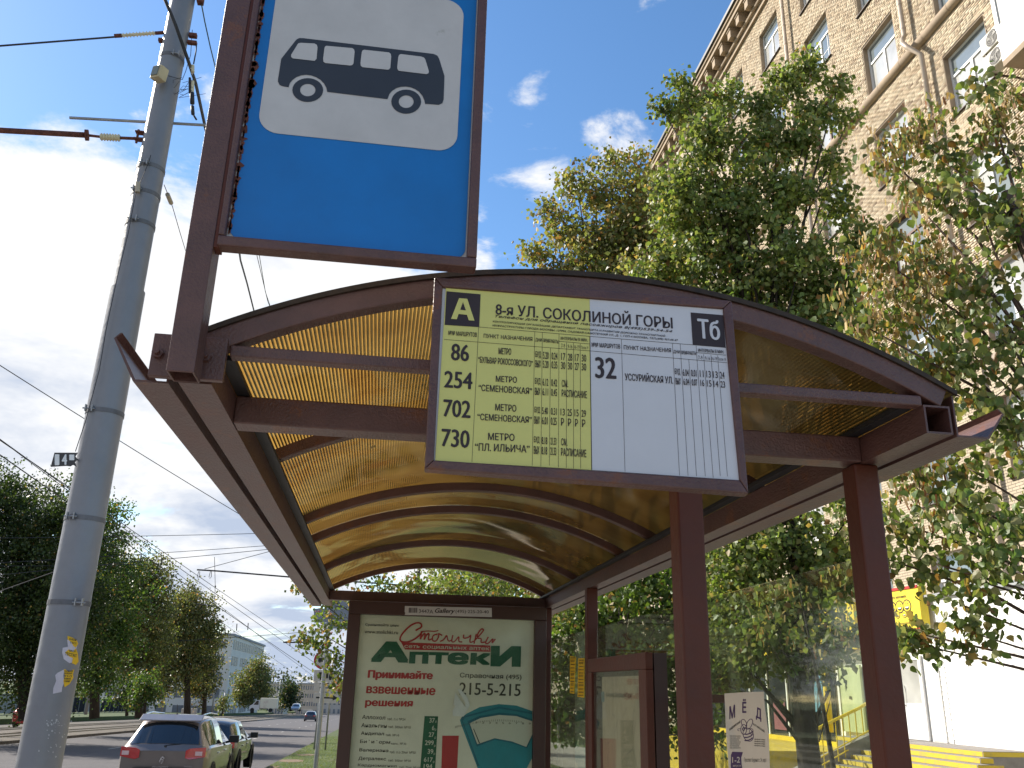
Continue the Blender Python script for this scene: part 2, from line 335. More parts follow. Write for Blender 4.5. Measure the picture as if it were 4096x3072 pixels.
def palette(n, rg, base, var=.3, alt=None, p=0.1):
    c = np.array(base)[rg.integers(0, len(base), n)]*(1+rg.uniform(-var, var, (n, 1)))*(1+rg.uniform(-.08, .08, (n, 3)))
    if alt is not None:
        k = rg.random(n) < p; c[k] = np.array(alt)[rg.integers(0, len(alt), k.sum())]*(1+rg.uniform(-var, var, (k.sum(), 1)))
    return np.clip(c, .003, .9)
M_BARK = mat('bark', (.045, .035, .028), .9, var=.4, scale=12, bump=1.0, bscale=25, stretch=(1, 1, .25))
M_LEAF = leaf_mat('leaf', .42, .46); M_BRACT = leaf_mat('dry_bract', .35, .7)
def tree(name, base, lobes, per_lobe, per_cluster, size, spread, base_cols, label, cat='tree', group=None, trunk_r=.15, droop=.45, tpl=TPL_S, alt=None, alt_p=.1, bracts=0, seed=1, top=None, singles=0, twig=.25, hollowness=.33, bract_lobes=None, wood_mat=None):
    """lobes: (centre, (rx, ry, rz)); leaves gather in clusters round twig ends spread through each lobe"""
    rg = np.random.default_rng(seed); rd = random.Random(seed)
    root = empty(name, base, label, cat, group)
    C = []; wood = MB(); b = Vector(base)
    cen = [Vector(l[0]) for l in lobes]; top = Vector(top) if top is not None else sum(cen, Vector())/len(cen)
    tp = [b-Vector((0, 0, .2)), b.lerp(top, .25)+Vector((rd.uniform(-.1, .1), rd.uniform(-.1, .1), 0)), b.lerp(top, .6)+Vector((rd.uniform(-.2, .2), 0, 0)), top]
    tr = MB(); tr.tube(tp, [trunk_r*1.25, trunk_r, trunk_r*.7, trunk_r*.25], 10)
    bc = []
    for li, (c, r) in enumerate(lobes):
        c = Vector(c); h = max(.15, min(.85, (c.z-b.z)/(top.z-b.z+.01)*.6)); st = b.lerp(top, h)
        mid = st.lerp(c, .5)+Vector((rd.uniform(-.2, .2), rd.uniform(-.2, .2), .12*(c-st).length)); rr = trunk_r*(.22 if wood_mat is None else .15)
        wood.tube([st, mid, c], [rr, rr*.6, rr*.25], 6)
        vol = (r[0]*r[1]*r[2])**(1/3); n = max(6, int(per_lobe*vol**2))
        d = rg.normal(size=(n, 3)); d /= np.linalg.norm(d, axis=1)[:, None]; rad = rg.random(n)**hollowness
        P = np.array(c)+d*rad[:, None]*np.array(r)*(1+.22*rg.normal(size=(n, 1)))
        for i in range(n):
            if rd.random() < twig:
                p = Vector(P[i]); m_ = c.lerp(p, .5)+Vector((0, 0, .06)); wood.tube([c.lerp(p, .1), m_, p], [rr*.22, rr*.14, rr*.05], 4, cap=False)
        C.append(P)
        if bracts and (bract_lobes is None or li in bract_lobes): bc.append(P)
    C = np.concatenate(C); n = len(C)*per_cluster
    cs = rg.uniform(.75, 1.2, len(C))
    L_ = np.repeat(C, per_cluster, axis=0)+rg.normal(size=(n, 3))*spread*np.array([1, 1, .75]); cols = palette(n, rg, base_cols, .28, alt, alt_p)*np.repeat(cs, per_cluster)[:, None]
    wm = M_BARK if wood_mat is None else wood_mat; tr.build('trunk', wm, root, smooth=True); w = wood.build('branches', wm, root, smooth=True); w['kind'] = 'stuff'
    if singles:
        d = np.linalg.norm(L_-np.array(CAM), axis=1); o_ = np.argsort(d)[:singles]; T, Fs = tpl
        x, t, z = leaf_frames(L_[o_], droop, rg); protos = []
        for q in range(6):
            me = bpy.data.meshes.new('leaf'); me.from_pydata([tuple(v) for v in T], [], Fs); ca = me.color_attributes.new('tint', 'FLOAT_COLOR', 'POINT')
            ca.data.foreach_set('color', np.tile(np.append(palette(1, rg, base_cols, .25)[0], 1), len(T)).astype('f4')); me.materials.append(M_LEAF); protos.append(me)
        for j, i in enumerate(o_):
            o = bpy.data.objects.new('leaf', protos[j % 6]); COL.objects.link(o); o.parent = root; s = size*rd.uniform(.75, 1.2)
            m_ = Matrix.Identity(4)
            for a in range(3): m_[a][0], m_[a][1], m_[a][2], m_[a][3] = x[j][a]*s, t[j][a]*s, z[j][a]*s, L_[i][a]-base[a]
            o.matrix_basis = m_
        keep = np.ones(len(L_), bool); keep[o_] = False; L_ = L_[keep]; cols = cols[keep]
    leaf_mesh('foliage', L_, size, tpl, cols, M_LEAF, droop, rg, root)
    if bracts:
        B = np.concatenate(bc); B = B[rg.random(len(B)) < .8]; k = bracts; BB = np.repeat(B, k, axis=0)+rg.normal(size=(len(B)*k, 3))*spread*.8
        leaf_mesh('seed_bracts', BB, size*1.05, TPL_B, palette(len(BB), rg, [(.42, .29, .13), (.34, .21, .09), (.48, .36, .19)], .3, [(.25, .10, .045)], .08), M_BRACT, .75, rg, root)
    return root
def lob(px, py, r, Y, rd=None, sq=1.):
    """lobe seen at display pixel (px, py) of radius r display px, at depth Y"""
    c = at_d(px, py, Y); k = (c-CAM).length*1.8517/F; R = r*k; return (tuple(c), (R, R*(rd or 1.), R*sq))
# ------------------------------------------------------------------ the shelter
ZB = 2.25
SH = empty('bus_shelter', (.4, 4, gz(0, 4)), 'brown steel bus shelter with arched amber ribbed roof', 'bus shelter')
yS, yE = 1.69, 6.75
for (x0, x1) in ((-.423, -.36), (1.152, 1.215)):
    mb = MB(); mb.hollow(((x0+x1)/2, yS, ZB+.0325), ((x0+x1)/2, yE, ZB+.0325+0), x1-x0, .065, .0045); mb.build('roof_beam', M_BROWN, SH)
def gutter(sx, xi, xo, xf, zf):
    mb = MB(); t = .004
    prof = [(xi, ZB+.09), (xi, ZB-.004), (xo, ZB-.004), (xf, zf), (xf-sx*.010, zf+.012)]
    P = [(x, yS, z) for x, z in prof]+[(x, yE+.05, z) for x, z in prof]; n = len(prof)
    inn = [(xi+sx*t, ZB+.09), (xi+sx*t, ZB), (xo-sx*t, ZB), (xf-sx*t, zf+.002), (xf-sx*(.010+t), zf+.012)]
    P += [(x, yS, z) for x, z in inn]+[(x, yE+.05, z) for x, z in inn]
    f = []
    for i in range(n-1): f += [(i, i+1, n+i+1, n+i), (2*n+i, 3*n+i, 3*n+i+1, 2*n+i+1), (i, 2*n+i, 2*n+i+1, i+1), (n+i, n+i+1, 3*n+i+1, 3*n+i)]
    f += [(0, n, 3*n, 2*n), (n-1, 3*n-1, 4*n-1, 2*n-1)] if False else [(0, n, 3*n, 2*n), (n-1, 2*n-1, 4*n-1, 3*n-1)]
    mb.add(P, f); mb.build('gutter', M_BROWN, SH)
gutter(-1, -.441, -.507, -.556, 2.332); gutter(1, 1.223, 1.30, 1.345, 2.305)
XC, RAD, ZT = .41, 1.70, 2.555
def arc(x): return ZT-RAD+math.sqrt(RAD*RAD-(x-XC)**2)
xa = [-.405+i*(1.215+.405)/36 for i in range(37)]
for yr in (1.69, 2.66, 3.76, 4.28, 5.36, 6.45):
    mb = MB(); h = .044 if yr < 2 else .036; w = .04 if yr < 2 else .042; hh = 3.0
    P = [];
    for x in xa:
        z = arc(x); nx, nz = (x-XC)/RAD, math.sqrt(1-((x-XC)/RAD)**2)
        P += [(x, yr, z), (x, yr+w, z), (x-nx*h, yr+w, z-nz*h), (x-nx*h, yr, z-nz*h)]
    f = [(0, 1, 2, 3), tuple(len(P)-4+k for k in (3, 2, 1, 0))]
    for i in range(len(xa)-1):
        for k in range(4): f.append((4*i+k, 4*i+4+k, 4*i+4+(k+1) % 4, 4*i+(k+1) % 4))
    mb.add(P, f); mb.build('roof_rib', M_BROWN, SH, bevel=.003)
# twin-wall amber sheets: two skins with thin webs between
def sheet_mat():
    m, nt, p = node_mat('amber_polycarbonate'); N, L = nt.nodes, nt.links; N.remove(p)
    tc = N.new('ShaderNodeTexCoord'); n = N.new('ShaderNodeTexNoise'); n.inputs['Scale'].default_value = 3.2; n.inputs['Detail'].default_value = 7; L.new(tc.outputs['Object'], n.inputs['Vector'])
    cr = N.new('ShaderNodeValToRGB'); cr.color_ramp.elements[0].position = .35; cr.color_ramp.elements[0].color = (.33, .19, .055, 1); cr.color_ramp.elements[1].position = .68; cr.color_ramp.elements[1].color = (.57, .385, .135, 1); L.new(n.outputs[0], cr.inputs[0])
    t = N.new('ShaderNodeBsdfTransparent'); L.new(cr.outputs[0], t.inputs[0])
    tl = N.new('ShaderNodeBsdfTranslucent'); L.new(cr.outputs[0], tl.inputs[0])
    m1 = N.new('ShaderNodeMixShader'); m1.inputs[0].default_value = .66; L.new(t.outputs[0], m1.inputs[1]); L.new(tl.outputs[0], m1.inputs[2])
    g = N.new('ShaderNodeBsdfGlossy'); g.inputs['Roughness'].default_value = .06; g.inputs[0].default_value = (1, .93, .8, 1)
    b = N.new('ShaderNodeBump'); b.inputs['Strength'].default_value = .28; b.inputs['Distance'].default_value = .03; nb = N.new('ShaderNodeTexNoise'); nb.inputs['Scale'].default_value = 2.2; nb.inputs['Detail'].default_value = 1
    L.new(tc.outputs['Object'], nb.inputs['Vector']); L.new(nb.outputs[0], b.inputs['Height']); L.new(b.outputs[0], g.inputs['Normal'])
    fr = sym_fresnel(nt, 1.5); L.new(b.outputs[0], fr.inputs['Normal'])
    m2 = N.new('ShaderNodeMixShader'); L.new(fr.outputs[0], m2.inputs[0]); L.new(m1.outputs[0], m2.inputs[1]); L.new(g.outputs[0], m2.inputs[2])
    L.new(m2.outputs[0], nt.nodes['Material Output'].inputs[0]); return m
M_SHEET = sheet_mat()
M_WEB = mat('amber_web', (.06, .028, .008), .6, spec=.3)
ysh = [(1.692, 2.675), (2.682, 4.29), (4.297, 6.49)]
for (a, b) in ysh:
    mb = MB(); N_ = 72; xs = [-.43+i*(1.235+.43)/N_ for i in range(N_+1)]; P = []
    for x in xs: z = arc(max(-.43, min(1.235, x)))+.003; P += [(x, a, z), (x, b, z)]
    mb.add(P, [(2*i, 2*i+1, 2*i+3, 2*i+2) for i in range(N_)]); o = mb.build('roof_sheet', M_SHEET, SH, smooth=True)
mb = MB(); mbe = MB()
nw = 190
for i in range(nw+1):
    x = -.43+i*(1.665)/nw; z = arc(x)+.0035; mb.box((x-.0009, 1.692, z), (x+.0009, 6.488, z+.0052))
o = mb.build('sheet_webs', M_WEB, SH); o['kind'] = 'stuff'
for (a, b) in ysh:
    mb = MB(); P = []
    for x in xs: z = arc(x)+.0092; P += [(x, a, z), (x, b, z)]
    mb.add(P, [(2*i, 2*i+1, 2*i+3, 2*i+2) for i in range(N_)]); mb.build('roof_sheet', glass_mat('amber_top_skin', (.93, .80, .50), rough=.15, dirt=.18, dcol=(.35, .25, .12)), SH, smooth=True)
mb = MB(); P = []  # added dark strip that hides the sunlit ends of sheet and webs
for x in xs: z = arc(max(-.43, min(1.235, x))); P += [(x, 1.684, z-.001), (x, 1.6915, z-.001), (x, 1.6915, z+.0105), (x, 1.684, z+.0105)]
mb.add(P, [(4*i+k, 4*i+4+k, 4*i+4+(k+1) % 4, 4*i+(k+1) % 4) for i in range(N_) for k in range(4)]); mb.build('added_edge_cover', mat('added_edge_cover_dark', (.035, .022, .014), .7, var=.5, scale=60), SH)
# dark drain strip between sheet and right beam
mb = MB(); mb.bar((1.135, yS+.04, ZB+.072), (1.135, 6.5, ZB+.072), .03, .012); mb.bar((-.345, yS+.04, ZB+.072), (-.345, 6.5, ZB+.072), .03, .010); mb.build('seal_strip', M_BLACK, SH)
mb = MB(); mb.box((-.36, 1.96, ZB+.001), (1.152, 2.03, ZB+.066)); mb.build('cross_beam', M_BROWN, SH, bevel=.004)
mb = MB(); mb.box((-.36, 6.27, ZB+.001), (1.152, 6.335, ZB+.066)); mb.build('cross_beam', M_BROWN, SH, bevel=.004)
mb = MB(); mb.box((-.334, 1.69, 2.312), (1.150, 1.72, 2.336)); mb.build('front_rail', M_BROWN, SH, bevel=.003)
for (x, y, zt, w) in ((1.165, 2.0, ZB-.001, .064), (.705, 1.995, ZB-.001, .064), (1.165, 4.93, ZB-.001, .062), (1.165, 6.3, ZB-.001, .062)):
    mb = MB(); mb.box((x-w/2, y-w/2, gz(0, y)-.1), (x+w/2, y+w/2, zt)); mb.build('post', M_BROWN2, SH, bevel=.005)
mb = MB(); mb.box((1.19, 3.02, 1.672), (1.215, 3.36, 1.70)); mb.build('rail', M_BROWN2, SH, bevel=.003)
mb = MB(); mb.box((1.215, 2.04, .30), (1.235, 6.27, .34)); mb.build('rail', M_BROWN2, SH, bevel=.003)
M_PANE = glass_mat('dusty_safety_glass', (.86, .91, .85), dirt=.075, dcol=(.36, .37, .30))
for (a, b) in ((2.04, 4.89), (4.965, 6.26)):
    mb = MB(); mb.box((1.186, a, .34), (1.192, b, 2.034)); mb.build('glass_panel', M_PANE, SH)
# bracket plate with bolts that carries the stop sign post
mb = MB(); mb.box((-.476, 1.668, 2.252), (-.336, 1.684, 2.341)); PL = mb.build('bracket_plate', M_BROWN, SH, bevel=.002)
for x in (-.462, -.372):
    mb = MB(); mb.disc((x, 1.668, 2.298), .011, (0, -1, 0), 6, .010); mb.disc((x, 1.660, 2.298), .0055, (0, -1, 0), 10, .012); mb.build('bolt', M_BROWN, PL)
# dead leaves lying on the roof
mb = MB()
for i in range(26):
    x = random.uniform(-.1, 1.1); y = random.uniform(1.75, 4.5); z = arc(x)+.016; a = random.uniform(0, 6.28); s = random.uniform(.012, .03)
    mb.poly([(x+s*math.cos(a), y+s*math.sin(a), z), (x-s*.4*math.sin(a), y+s*.4*math.cos(a), z+.003), (x-s*math.cos(a), y-s*math.sin(a), z), (x+s*.4*math.sin(a), y-s*.4*math.cos(a), z+.002)])
tag(mb.build('fallen_leaves', mat('dead_leaf', (.10, .05, .02), .9, var=.4)), 'dry fallen leaves scattered on top of the amber roof', 'leaves', kind='stuff')
# ------------------------------------------------------------------ the stop sign
M_BLUE = mat('sign_blue', (.001, .150, .45), .45, var=.10, scale=5, spec=.4, chips=((.10, .26, .5), .70))
M_SWHITE = mat('sign_white_film', (.50, .48, .47), .5, var=.08, scale=8, spec=.3, chips=((.40, .385, .36), .66))
M_SDARK = mat('sign_dark_film', (.028, .034, .047), .5, var=.1)
SG = empty('bus_stop_sign', (-.4, 1.6, 2.23), 'blue sign with a dark bus on a white square, in a brown frame', 'sign')
mb = MB(); mb.hollow((-.3965, 1.615, 2.236), (-.3965, 1.615, 3.6), .050, .062, .004, upv=(0, 1, 0)); mb.build('post', M_BROWN, SG, bevel=.003)
yq = 1.600
mb = MB(); mb.box((-.3712, yq-.014, 2.497), (-.361, yq+.02, 3.30)); mb.build('slotted_bar', M_BROWN2, SG)
mb = MB()
mb.box((-.3645, yq-.022, 2.498), (.141, yq+.012, 2.520)); mb.box((-.3645, yq-.022, 3.262), (.141, yq+.012, 3.284))
mb.box((.121, yq-.022, 2.5205), (.141, yq+.012, 3.2615)); mb.box((-.3645, yq-.022, 2.5205), (-.352, yq+.012, 3.2615)); mb.build('frame', M_BROWN, SG, bevel=.003)
ZS = lambda x, y, Y=yq: at(800+x*.663, y*.663, Y=Y)
mb = MB(); mb.box((-.352, yq-.004, 2.5205), (.121, yq+.006, 3.2615)); mb.build('backing', M_SWHITE, SG)
def rrect(x0, z0, x1, z1, r, n=8):
    P = []
    for (cx, cz, a0) in ((x1-r, z0+r, -90), (x1-r, z1-r, 0), (x0+r, z1-r, 90), (x0+r, z0+r, 180)):
        P += [(cx+r*math.cos(math.radians(a0+90*k/n)), cz+r*math.sin(math.radians(a0+90*k/n))) for k in range(n+1)]
    return P
mb = MB(); mb.prism([(x, yq-.0045, z) for x, z in rrect(-.3475, 2.5235, .118, 3.258, .022)], (0, -.001, 0)); mb.build('blue_face', M_BLUE, SG)
mb = MB(); mb.prism([(x, yq-.006, z) for x, z in rrect(-.322, 2.772, .090, 3.17, .042)], (0, -.001, 0)); mb.build('white_square', M_SWHITE, SG)
def flat(pts, yy, mb): P = [ZS(x, y, yy) for x, y in pts]; mb.poly(P[::-1])
def arcpts(cx, cy, rx, ry, a0, a1, n=14): return [(cx+rx*math.cos(math.radians(a0+(a1-a0)*k/n)), cy+ry*math.sin(math.radians(a0+(a1-a0)*k/n))) for k in range(n+1)]
busY = yq-.0078
bus = MB()
body = [(585, 236), (600, 229), (625, 230), (1410, 325), (1432, 335), (1442, 352), (1475, 458), (1470, 600), (1462, 622), (1440, 632), (1358, 626)]
body += [(1354, 606), (1342, 578), (1322, 554), (1298, 537), (1270, 526), (1240, 522), (1210, 524), (1184, 532), (1160, 547), (1143, 567), (1131, 598)]
body += [(768, 554), (762, 528), (748, 503), (728, 482), (700, 465), (672, 455), (640, 451), (608, 455), (580, 466), (557, 483), (542, 502), (534, 526)]
body += [(500, 520), (480, 512), (470, 490), (472, 470), (490, 355), (575, 246)]
# triangulated by Blender from one n-gon
flat(body, busY, bus)
for (cx, cy, rx, ry) in ((650, 543, 93, 72), (1244, 613, 90, 73)):
    o_ = arcpts(cx, cy, rx, ry, 0, 360, 28)[:-1]; i_ = arcpts(cx, cy, rx*.50, ry*.52, 0, 360, 28)[:-1]
    n0 = len(bus.v); bus.add([ZS(x, y, busY) for x, y in o_+i_], [(k, 28+k, 28+(k+1) % 28, (k+1) % 28) for k in range(28)])
o = bus.build('bus_pictogram', M_SDARK, SG)
mb = MB()
for P in ([(608, 258), (690, 262), (705, 270), (709, 285), (703, 355), (692, 367), (560, 352), (550, 343), (550, 330), (592, 262)],
          [(762, 276), (918, 290), (930, 298), (933, 312), (926, 382), (918, 393), (905, 395), (756, 380), (745, 372), (743, 355), (751, 290), (755, 280)],
          [(990, 300), (1140, 316), (1151, 325), (1154, 340), (1148, 410), (1140, 419), (1128, 420), (980, 405), (970, 396), (968, 380), (976, 315), (981, 304)],
          [(1212, 326), (1335, 341), (1352, 348), (1360, 360), (1381, 430), (1379, 441), (1366, 447), (1200, 427), (1192, 418), (1190, 405), (1196, 345), (1201, 331)]):
    flat(P, busY-.001, mb)
mb.build('pictogram_windows', M_SWHITE, SG)
# rust creeping over the left edge of the sign
mb = MB()
z = 2.54
while z < 3.25:
    w = random.uniform(.001, .004) if random.random() < .55 else random.uniform(.003, .009)
    if 2.82 < z < 2.95: w *= 1.6
    h = random.uniform(.005, .014); P = []
    for k in range(9): a = k/9*2*math.pi; P.append((-.3475+w*math.cos(a)*random.uniform(.5, 1.3), yq-.0066, z+h*math.sin(a)*random.uniform(.6, 1.3)))
    mb.poly(P[::-1]); z += random.uniform(.004, .012)
o = mb.build('rust_edge', M_RUST, SG); o['kind'] = 'stuff'
# ------------------------------------------------------------------ the route board
BQ = np.array([[ .9984, .0492, .0277], [-.0524, .9901, .1305], [-.0210, -.1318, .9911]]); BO = Vector((.0678, 1.62, 2.4905)); BN = Vector(BQ[:, 1])
bpx = [(1737.5, 1107), (2928, 1201), (2994.6, 1973.5), (1698, 1873.6)]
def on_board(px, py, lift=0.):
    d = rt*((px-2048)/F)-up*((py-1536)/F)+fw; o = BO-BN*lift; t = (o-CAM).dot(BN)/d.dot(BN); return CAM+d*t
def bz(x, y, lift=0.): return on_board(1680+x*.6058, 1080+y*.6058, lift)
BD = empty('route_board', tuple(BO), 'framed yellow and white bus timetable board hung on the front of the shelter', 'timetable board')
M_BYEL = mat('board_yellow', (.60, .56, .175), .5, var=.05, scale=6, spec=.3); M_BWHT = mat('board_white', (.56, .55, .57), .45, var=.04, scale=6, spec=.3)
M_INK = mat('print_ink', (.035, .022, .022), .55, var=.2)
oc = [(95, 45), (2060, 200), (2172, 1475), (30, 1310)]; ic = [(150, 108), (2003, 252), (2113, 1385), (92, 1252)]
mb = MB()
FO = [bz(x, y, .010) for x, y in oc]; FI = [bz(x, y, .010) for x, y in ic]
for k in range(4):
    j = (k+1) % 4; q = [FO[k], FO[j], FI[j], FI[k]]; mb.prism(q[::-1], BN*.024)
mb.build('frame', M_BROWN, BD, bevel=.003)
ev = [(x+(8 if x < 1000 else -8)*(-1), y+(-8 if y < 700 else 8)) for x, y in ic]
def bquad(P, lift, th, m, name, parent=BD): mb = MB(); mb.prism([bz(x, y, lift) for x, y in P][::-1], BN*th); return mb.build(name, m, parent)
bquad([(172, 105), (1120, 180), (1134, 1320), (100, 1258)], .0045, .002, M_BYEL, 'yellow_sheet')
bquad([(1121, 180), (2003, 250), (2113, 1388), (1135, 1320)], .0045, .002, M_BWHT, 'white_sheet')
bquad([(145, 100), (2010, 245), (2120, 1395), (88, 1260)], .0020, .006, M_BWHT, 'backing')
# letterhead blocks
mb = MB(); mb.poly([bz(x, y, .0052) for x, y in [(175, 140), (400, 160), (391, 377), (163, 362)]][::-1]); mb.build('letter_block', M_INK, BD); mb = MB(); mb.poly([bz(x, y, .0052) for x, y in [(1787, 280), (2003, 298), (2018, 513), (1801, 494)]][::-1])
mb.build('letter_block', M_INK, BD)
def bt(mb, s, x0, y0, x1, y1, y2=None, bold=.02, shear=0., lift=.0052):
    """(x0,y0) bottom left, (x1,y1) bottom right, y2 top at left; zoom pixels of the board"""
    H = y0-y2
    hr = H*(1-.0) ; lean = (x0-960)*(-.00004)
    def fn(u, v):
        x = x0+(x1-x0)*u; y = y0+(y1-y0)*u-H*v
        x += (-.03+.11*(x-100)/2000)*(-H*v)*-1*-1 if False else -(H*v)*(-.05+.135*(x-100)/2000)
        return bz(x, y, lift)
    text_in(mb, s, fn, 0, 0, 1, 1, bold, shear)
mb = MB()
for P in ([(205, 322), (258, 186), (312, 190), (360, 335), (322, 332), (310, 296), (255, 290), (243, 325)],): mb.poly([bz(x, y, .006) for x, y in P][::-1])
mb.build('letter_a', M_BYEL, BD); mb = MB(); mb.poly([bz(x, y, .0066) for x, y in [(266, 262), (284, 212), (303, 266)]][::-1]); mb.build('letter_a_eye', M_INK, BD)
mb = MB(); bt(mb, 'Тб', 1838, 452, 1985, 466, 320, .03, lift=.006); mb.build('letters_tb', M_BWHT, BD)
mb = MB()
for a in [
 ('8-я УЛ. СОКОЛИНОЙ ГОРЫ', 498, 294, 1670, 388, 200, .02), ('86', 203, 596, 323, 606, 484, .03), ('254', 157, 776, 345, 790, 664, .03), ('702', 150, 968, 333, 980, 852, .03), ('730', 138, 1165, 326, 1178, 1046, .03), ('32', 1157, 714, 1298, 722, 573, .03),
 ('МЕТРО', 518, 556, 602, 561, 513, .02), ('“БУЛЬВАР РОКОССОВСКОГО”', 384, 612, 744, 640, 570, .015), ('МЕТРО', 500, 738, 640, 746, 697, .02), ('“СЕМЕНОВСКАЯ”', 386, 798, 740, 822, 754, .02),
 ('МЕТРО', 496, 928, 636, 937, 882, .02), ('“СЕМЕНОВСКАЯ”', 378, 990, 738, 1012, 946, .02), ('МЕТРО', 449, 1122, 624, 1130, 1074, .02), ('“ПЛ. ИЛЬИЧА”', 362, 1192, 724, 1208, 1142, .02),
 ('№№ МАРШРУТОВ', 187, 430, 375, 443, 400, .012), ('ПУНКТ НАЗНАЧЕНИЯ', 420, 447, 742, 470, 420, .012), ('ДНИ', 762, 474, 806, 478, 448, .01), ('ВРЕМЯ РАБОТЫ', 815, 476, 914, 486, 452, .01), ('ИНТЕРВАЛЫ В МИН.', 929, 460, 1107, 473, 440, .012),
 ('7-9', 932, 512, 958, 514, 486, 0), ('9-16', 976, 516, 1006, 518, 491, 0), ('16-19', 1018, 519, 1053, 521, 494, 0), ('После 19', 1063, 521, 1111, 524, 500, 0),
 ('№№ МАРШРУТОВ', 1134, 508, 1322, 520, 478, .012), ('ПУНКТ НАЗНАЧЕНИЯ', 1346, 524, 1658, 545, 496, .012), ('ДНИ', 1674, 552, 1717, 556, 527, .01), ('ВРЕМЯ РАБОТЫ', 1727, 556, 1823, 562, 532, .01), ('ИНТЕРВАЛЫ В МИН.', 1837, 540, 2008, 552, 518, .012),
 ('7-9', 1838, 590, 1866, 592, 565, 0), ('9-16', 1884, 594, 1916, 596, 570, 0), ('16-19', 1926, 596, 1962, 598, 572, 0), ('После 19', 1967, 598, 2020, 602, 576, 0), ('УССУРИЙСКАЯ УЛ.', 1353, 728, 1672, 752, 668, .015)]:
    s, x0, y0, x1, y1, y2, b = a; bt(mb, s, x0, y0, x1, y1, y2, b)
rows = [(583, 642, 536, 590, ('БУД', '5.20', '0.24', '17', '28', '17', '30'), 0), (642, 0, 594, 0, ('ВЫХ', '5.20', '0.35', '30', '30', '27', '30'), 0), (760, 0, 712, 0, ('БУД', '6.12', '0.42', 'СМ.'), 0), (824, 0, 776, 0, ('ВЫХ', '6.11', '0.45', 'РАСПИСАНИЕ'), 0),
        (948, 0, 902, 0, ('БУД', '5.40', '0.31', '13', '25', '15', '29'), 0), (1015, 0, 965, 0, ('ВЫХ', '6.01', '0.25', 'Р', 'Р', 'Р', 'Р'), 0), (1146, 0, 1098, 0, ('БУД', '8.18', '21.33', 'СМ.'), 0), (1214, 0, 1162, 0, ('ВЫХ', '8.18', '21.33', 'РАСПИСАНИЕ'), 0)]
for (yb, _, yt, _, cols, dx) in rows:
    lean = (yb-583)*-.018
    xs_ = [(762, 799), (812, 850), (869, 908), (932, 960), (977, 1006), (1023, 1050), (1068, 1098)]
    for c, (a, b) in zip(cols, xs_):
        if c == 'СМ.': b = 980; a = 938
        if c == 'РАСПИСАНИЕ': b = 1105; a = 938
        if c == 'Р': a += 4; b -= 4
        d = lean*(1-(a-760)/400); k = (a-762)*.070
        bt(mb, c, a+d, yb+k, b+d, yb+k+(b-a)*.07, yt+k, .01)
for (yb, yt, cols) in ((695, 650, ('БУД', '6.04', '0.01', '11', '13', '13', '24')), (755, 712, ('ВЫХ', '6.04', '0.07', '16', '15', '14', '23'))):
    for c, (a, b) in zip(cols, [(1684, 1719), (1736, 1776), (1791, 1828), (1849, 1874), (1892, 1922), (1936, 1968), (1982, 2012)]):
        k = (a-1684)*.07; d = 4 if yb > 700 else 0
        bt(mb, c, a+d, yb+k, b+d, yb+k+(b-a)*.07, yt+k, .01)
bt(mb, 'Телефон для обращения пассажиров 8(495)539-54-54', 495, 318, 1668, 418, 296, .02, .3)
bt(mb, 'КОНТРОЛИРУЮЩАЯ ОРГАНИЗАЦИЯ: ДЕПАРТАМЕНТ ТРАНСПОРТА И РАЗВИТИЯ ДОРОЖНО-ТРАНСПОРТНОЙ', 480, 347, 1620, 444, 330, .008, .2)
bt(mb, 'ИНФРАСТРУКТУРЫ ГОРОДА МОСКВЫ: 127994, САДОВАЯ-САМОТЕЧНАЯ УЛ., Д. 1, ГСП-4 МОСКВА, ТЕЛ.(495) 957-05-47', 478, 375, 1705, 474, 358, .008, .2)
mb.build('lettering', M_INK, BD)
mb = MB()
def bl(x0, y0, x1, y1, w=2.4):
    d = Vector((x1-x0, y1-y0)).normalized(); n = Vector((-d.y, d.x))*w/2
    mb.poly([bz(x0+n.x, y0+n.y, .0050), bz(x0-n.x, y0-n.y, .0050), bz(x1-n.x, y1-n.y, .0050), bz(x1+n.x, y1+n.y, .0050)][::-1])
for l in ((387, 378, 343, 1268), (758, 408, 741, 1292), (808, 413, 798, 1296), (862, 512, 854, 1290), (918, 420, 914, 1303), (968, 478, 966, 1306), (1014, 482, 1014, 1310), (1058, 486, 1061, 1310), (1330, 458, 1354, 1332), (1667, 486, 1714, 1356), (1718, 490, 1770, 1358), (1775, 590, 1826, 1360), (1823, 500, 1884, 1362), (1873, 556, 1936, 1372), (1921, 560, 1983, 1360), (1965, 564, 2030, 1362)): bl(*l)
bl(1122, 440, 1134, 1318, 5)
for l in ((387, 376, 1120, 438), (1120, 438, 2020, 512), (158, 458, 1122, 534), (1125, 534, 2028, 612), (918, 470, 1120, 488), (1823, 545, 2020, 562)): bl(*l, 2.6)
mb.build('table_lines', M_INK, BD)
# ------------------------------------------------------------------ the advertising light box
LY = 6.10
LB = empty('advertising_display', (.45, LY, gz(0, LY)), 'brown framed poster case with a pharmacy price poster at the shelter end', 'poster case')
mb = MB(); x0, x1, z0, z1 = -.215, 1.128, .30, 2.236
mb.box((x0, LY, z1-.085), (x1, LY+.16, z1)); mb.box((x0, LY, z0), (x1, LY+.16, z0+.12)); mb.box((x0, LY, z0+.1205), (x0+.082, LY+.16, z1-.0855)); mb.box((x1-.082, LY, z0+.1205), (x1, LY+.16, z1-.0855)); mb.build('frame', mat('display_frame_paint', (.048, .018, .012), .4, var=.15, scale=4), LB, bevel=.004)
for x in (x0+.09, x1-.09): mb = MB(); mb.box((x-.04, LY+.05, gz(0, LY)-.05), (x+.04, LY+.12, z0-.001)); mb.build('leg', M_BROWN2, LB)
M_PAPER = mat('poster_paper', (.62, .59, .48), .6, var=.12, scale=2.5)
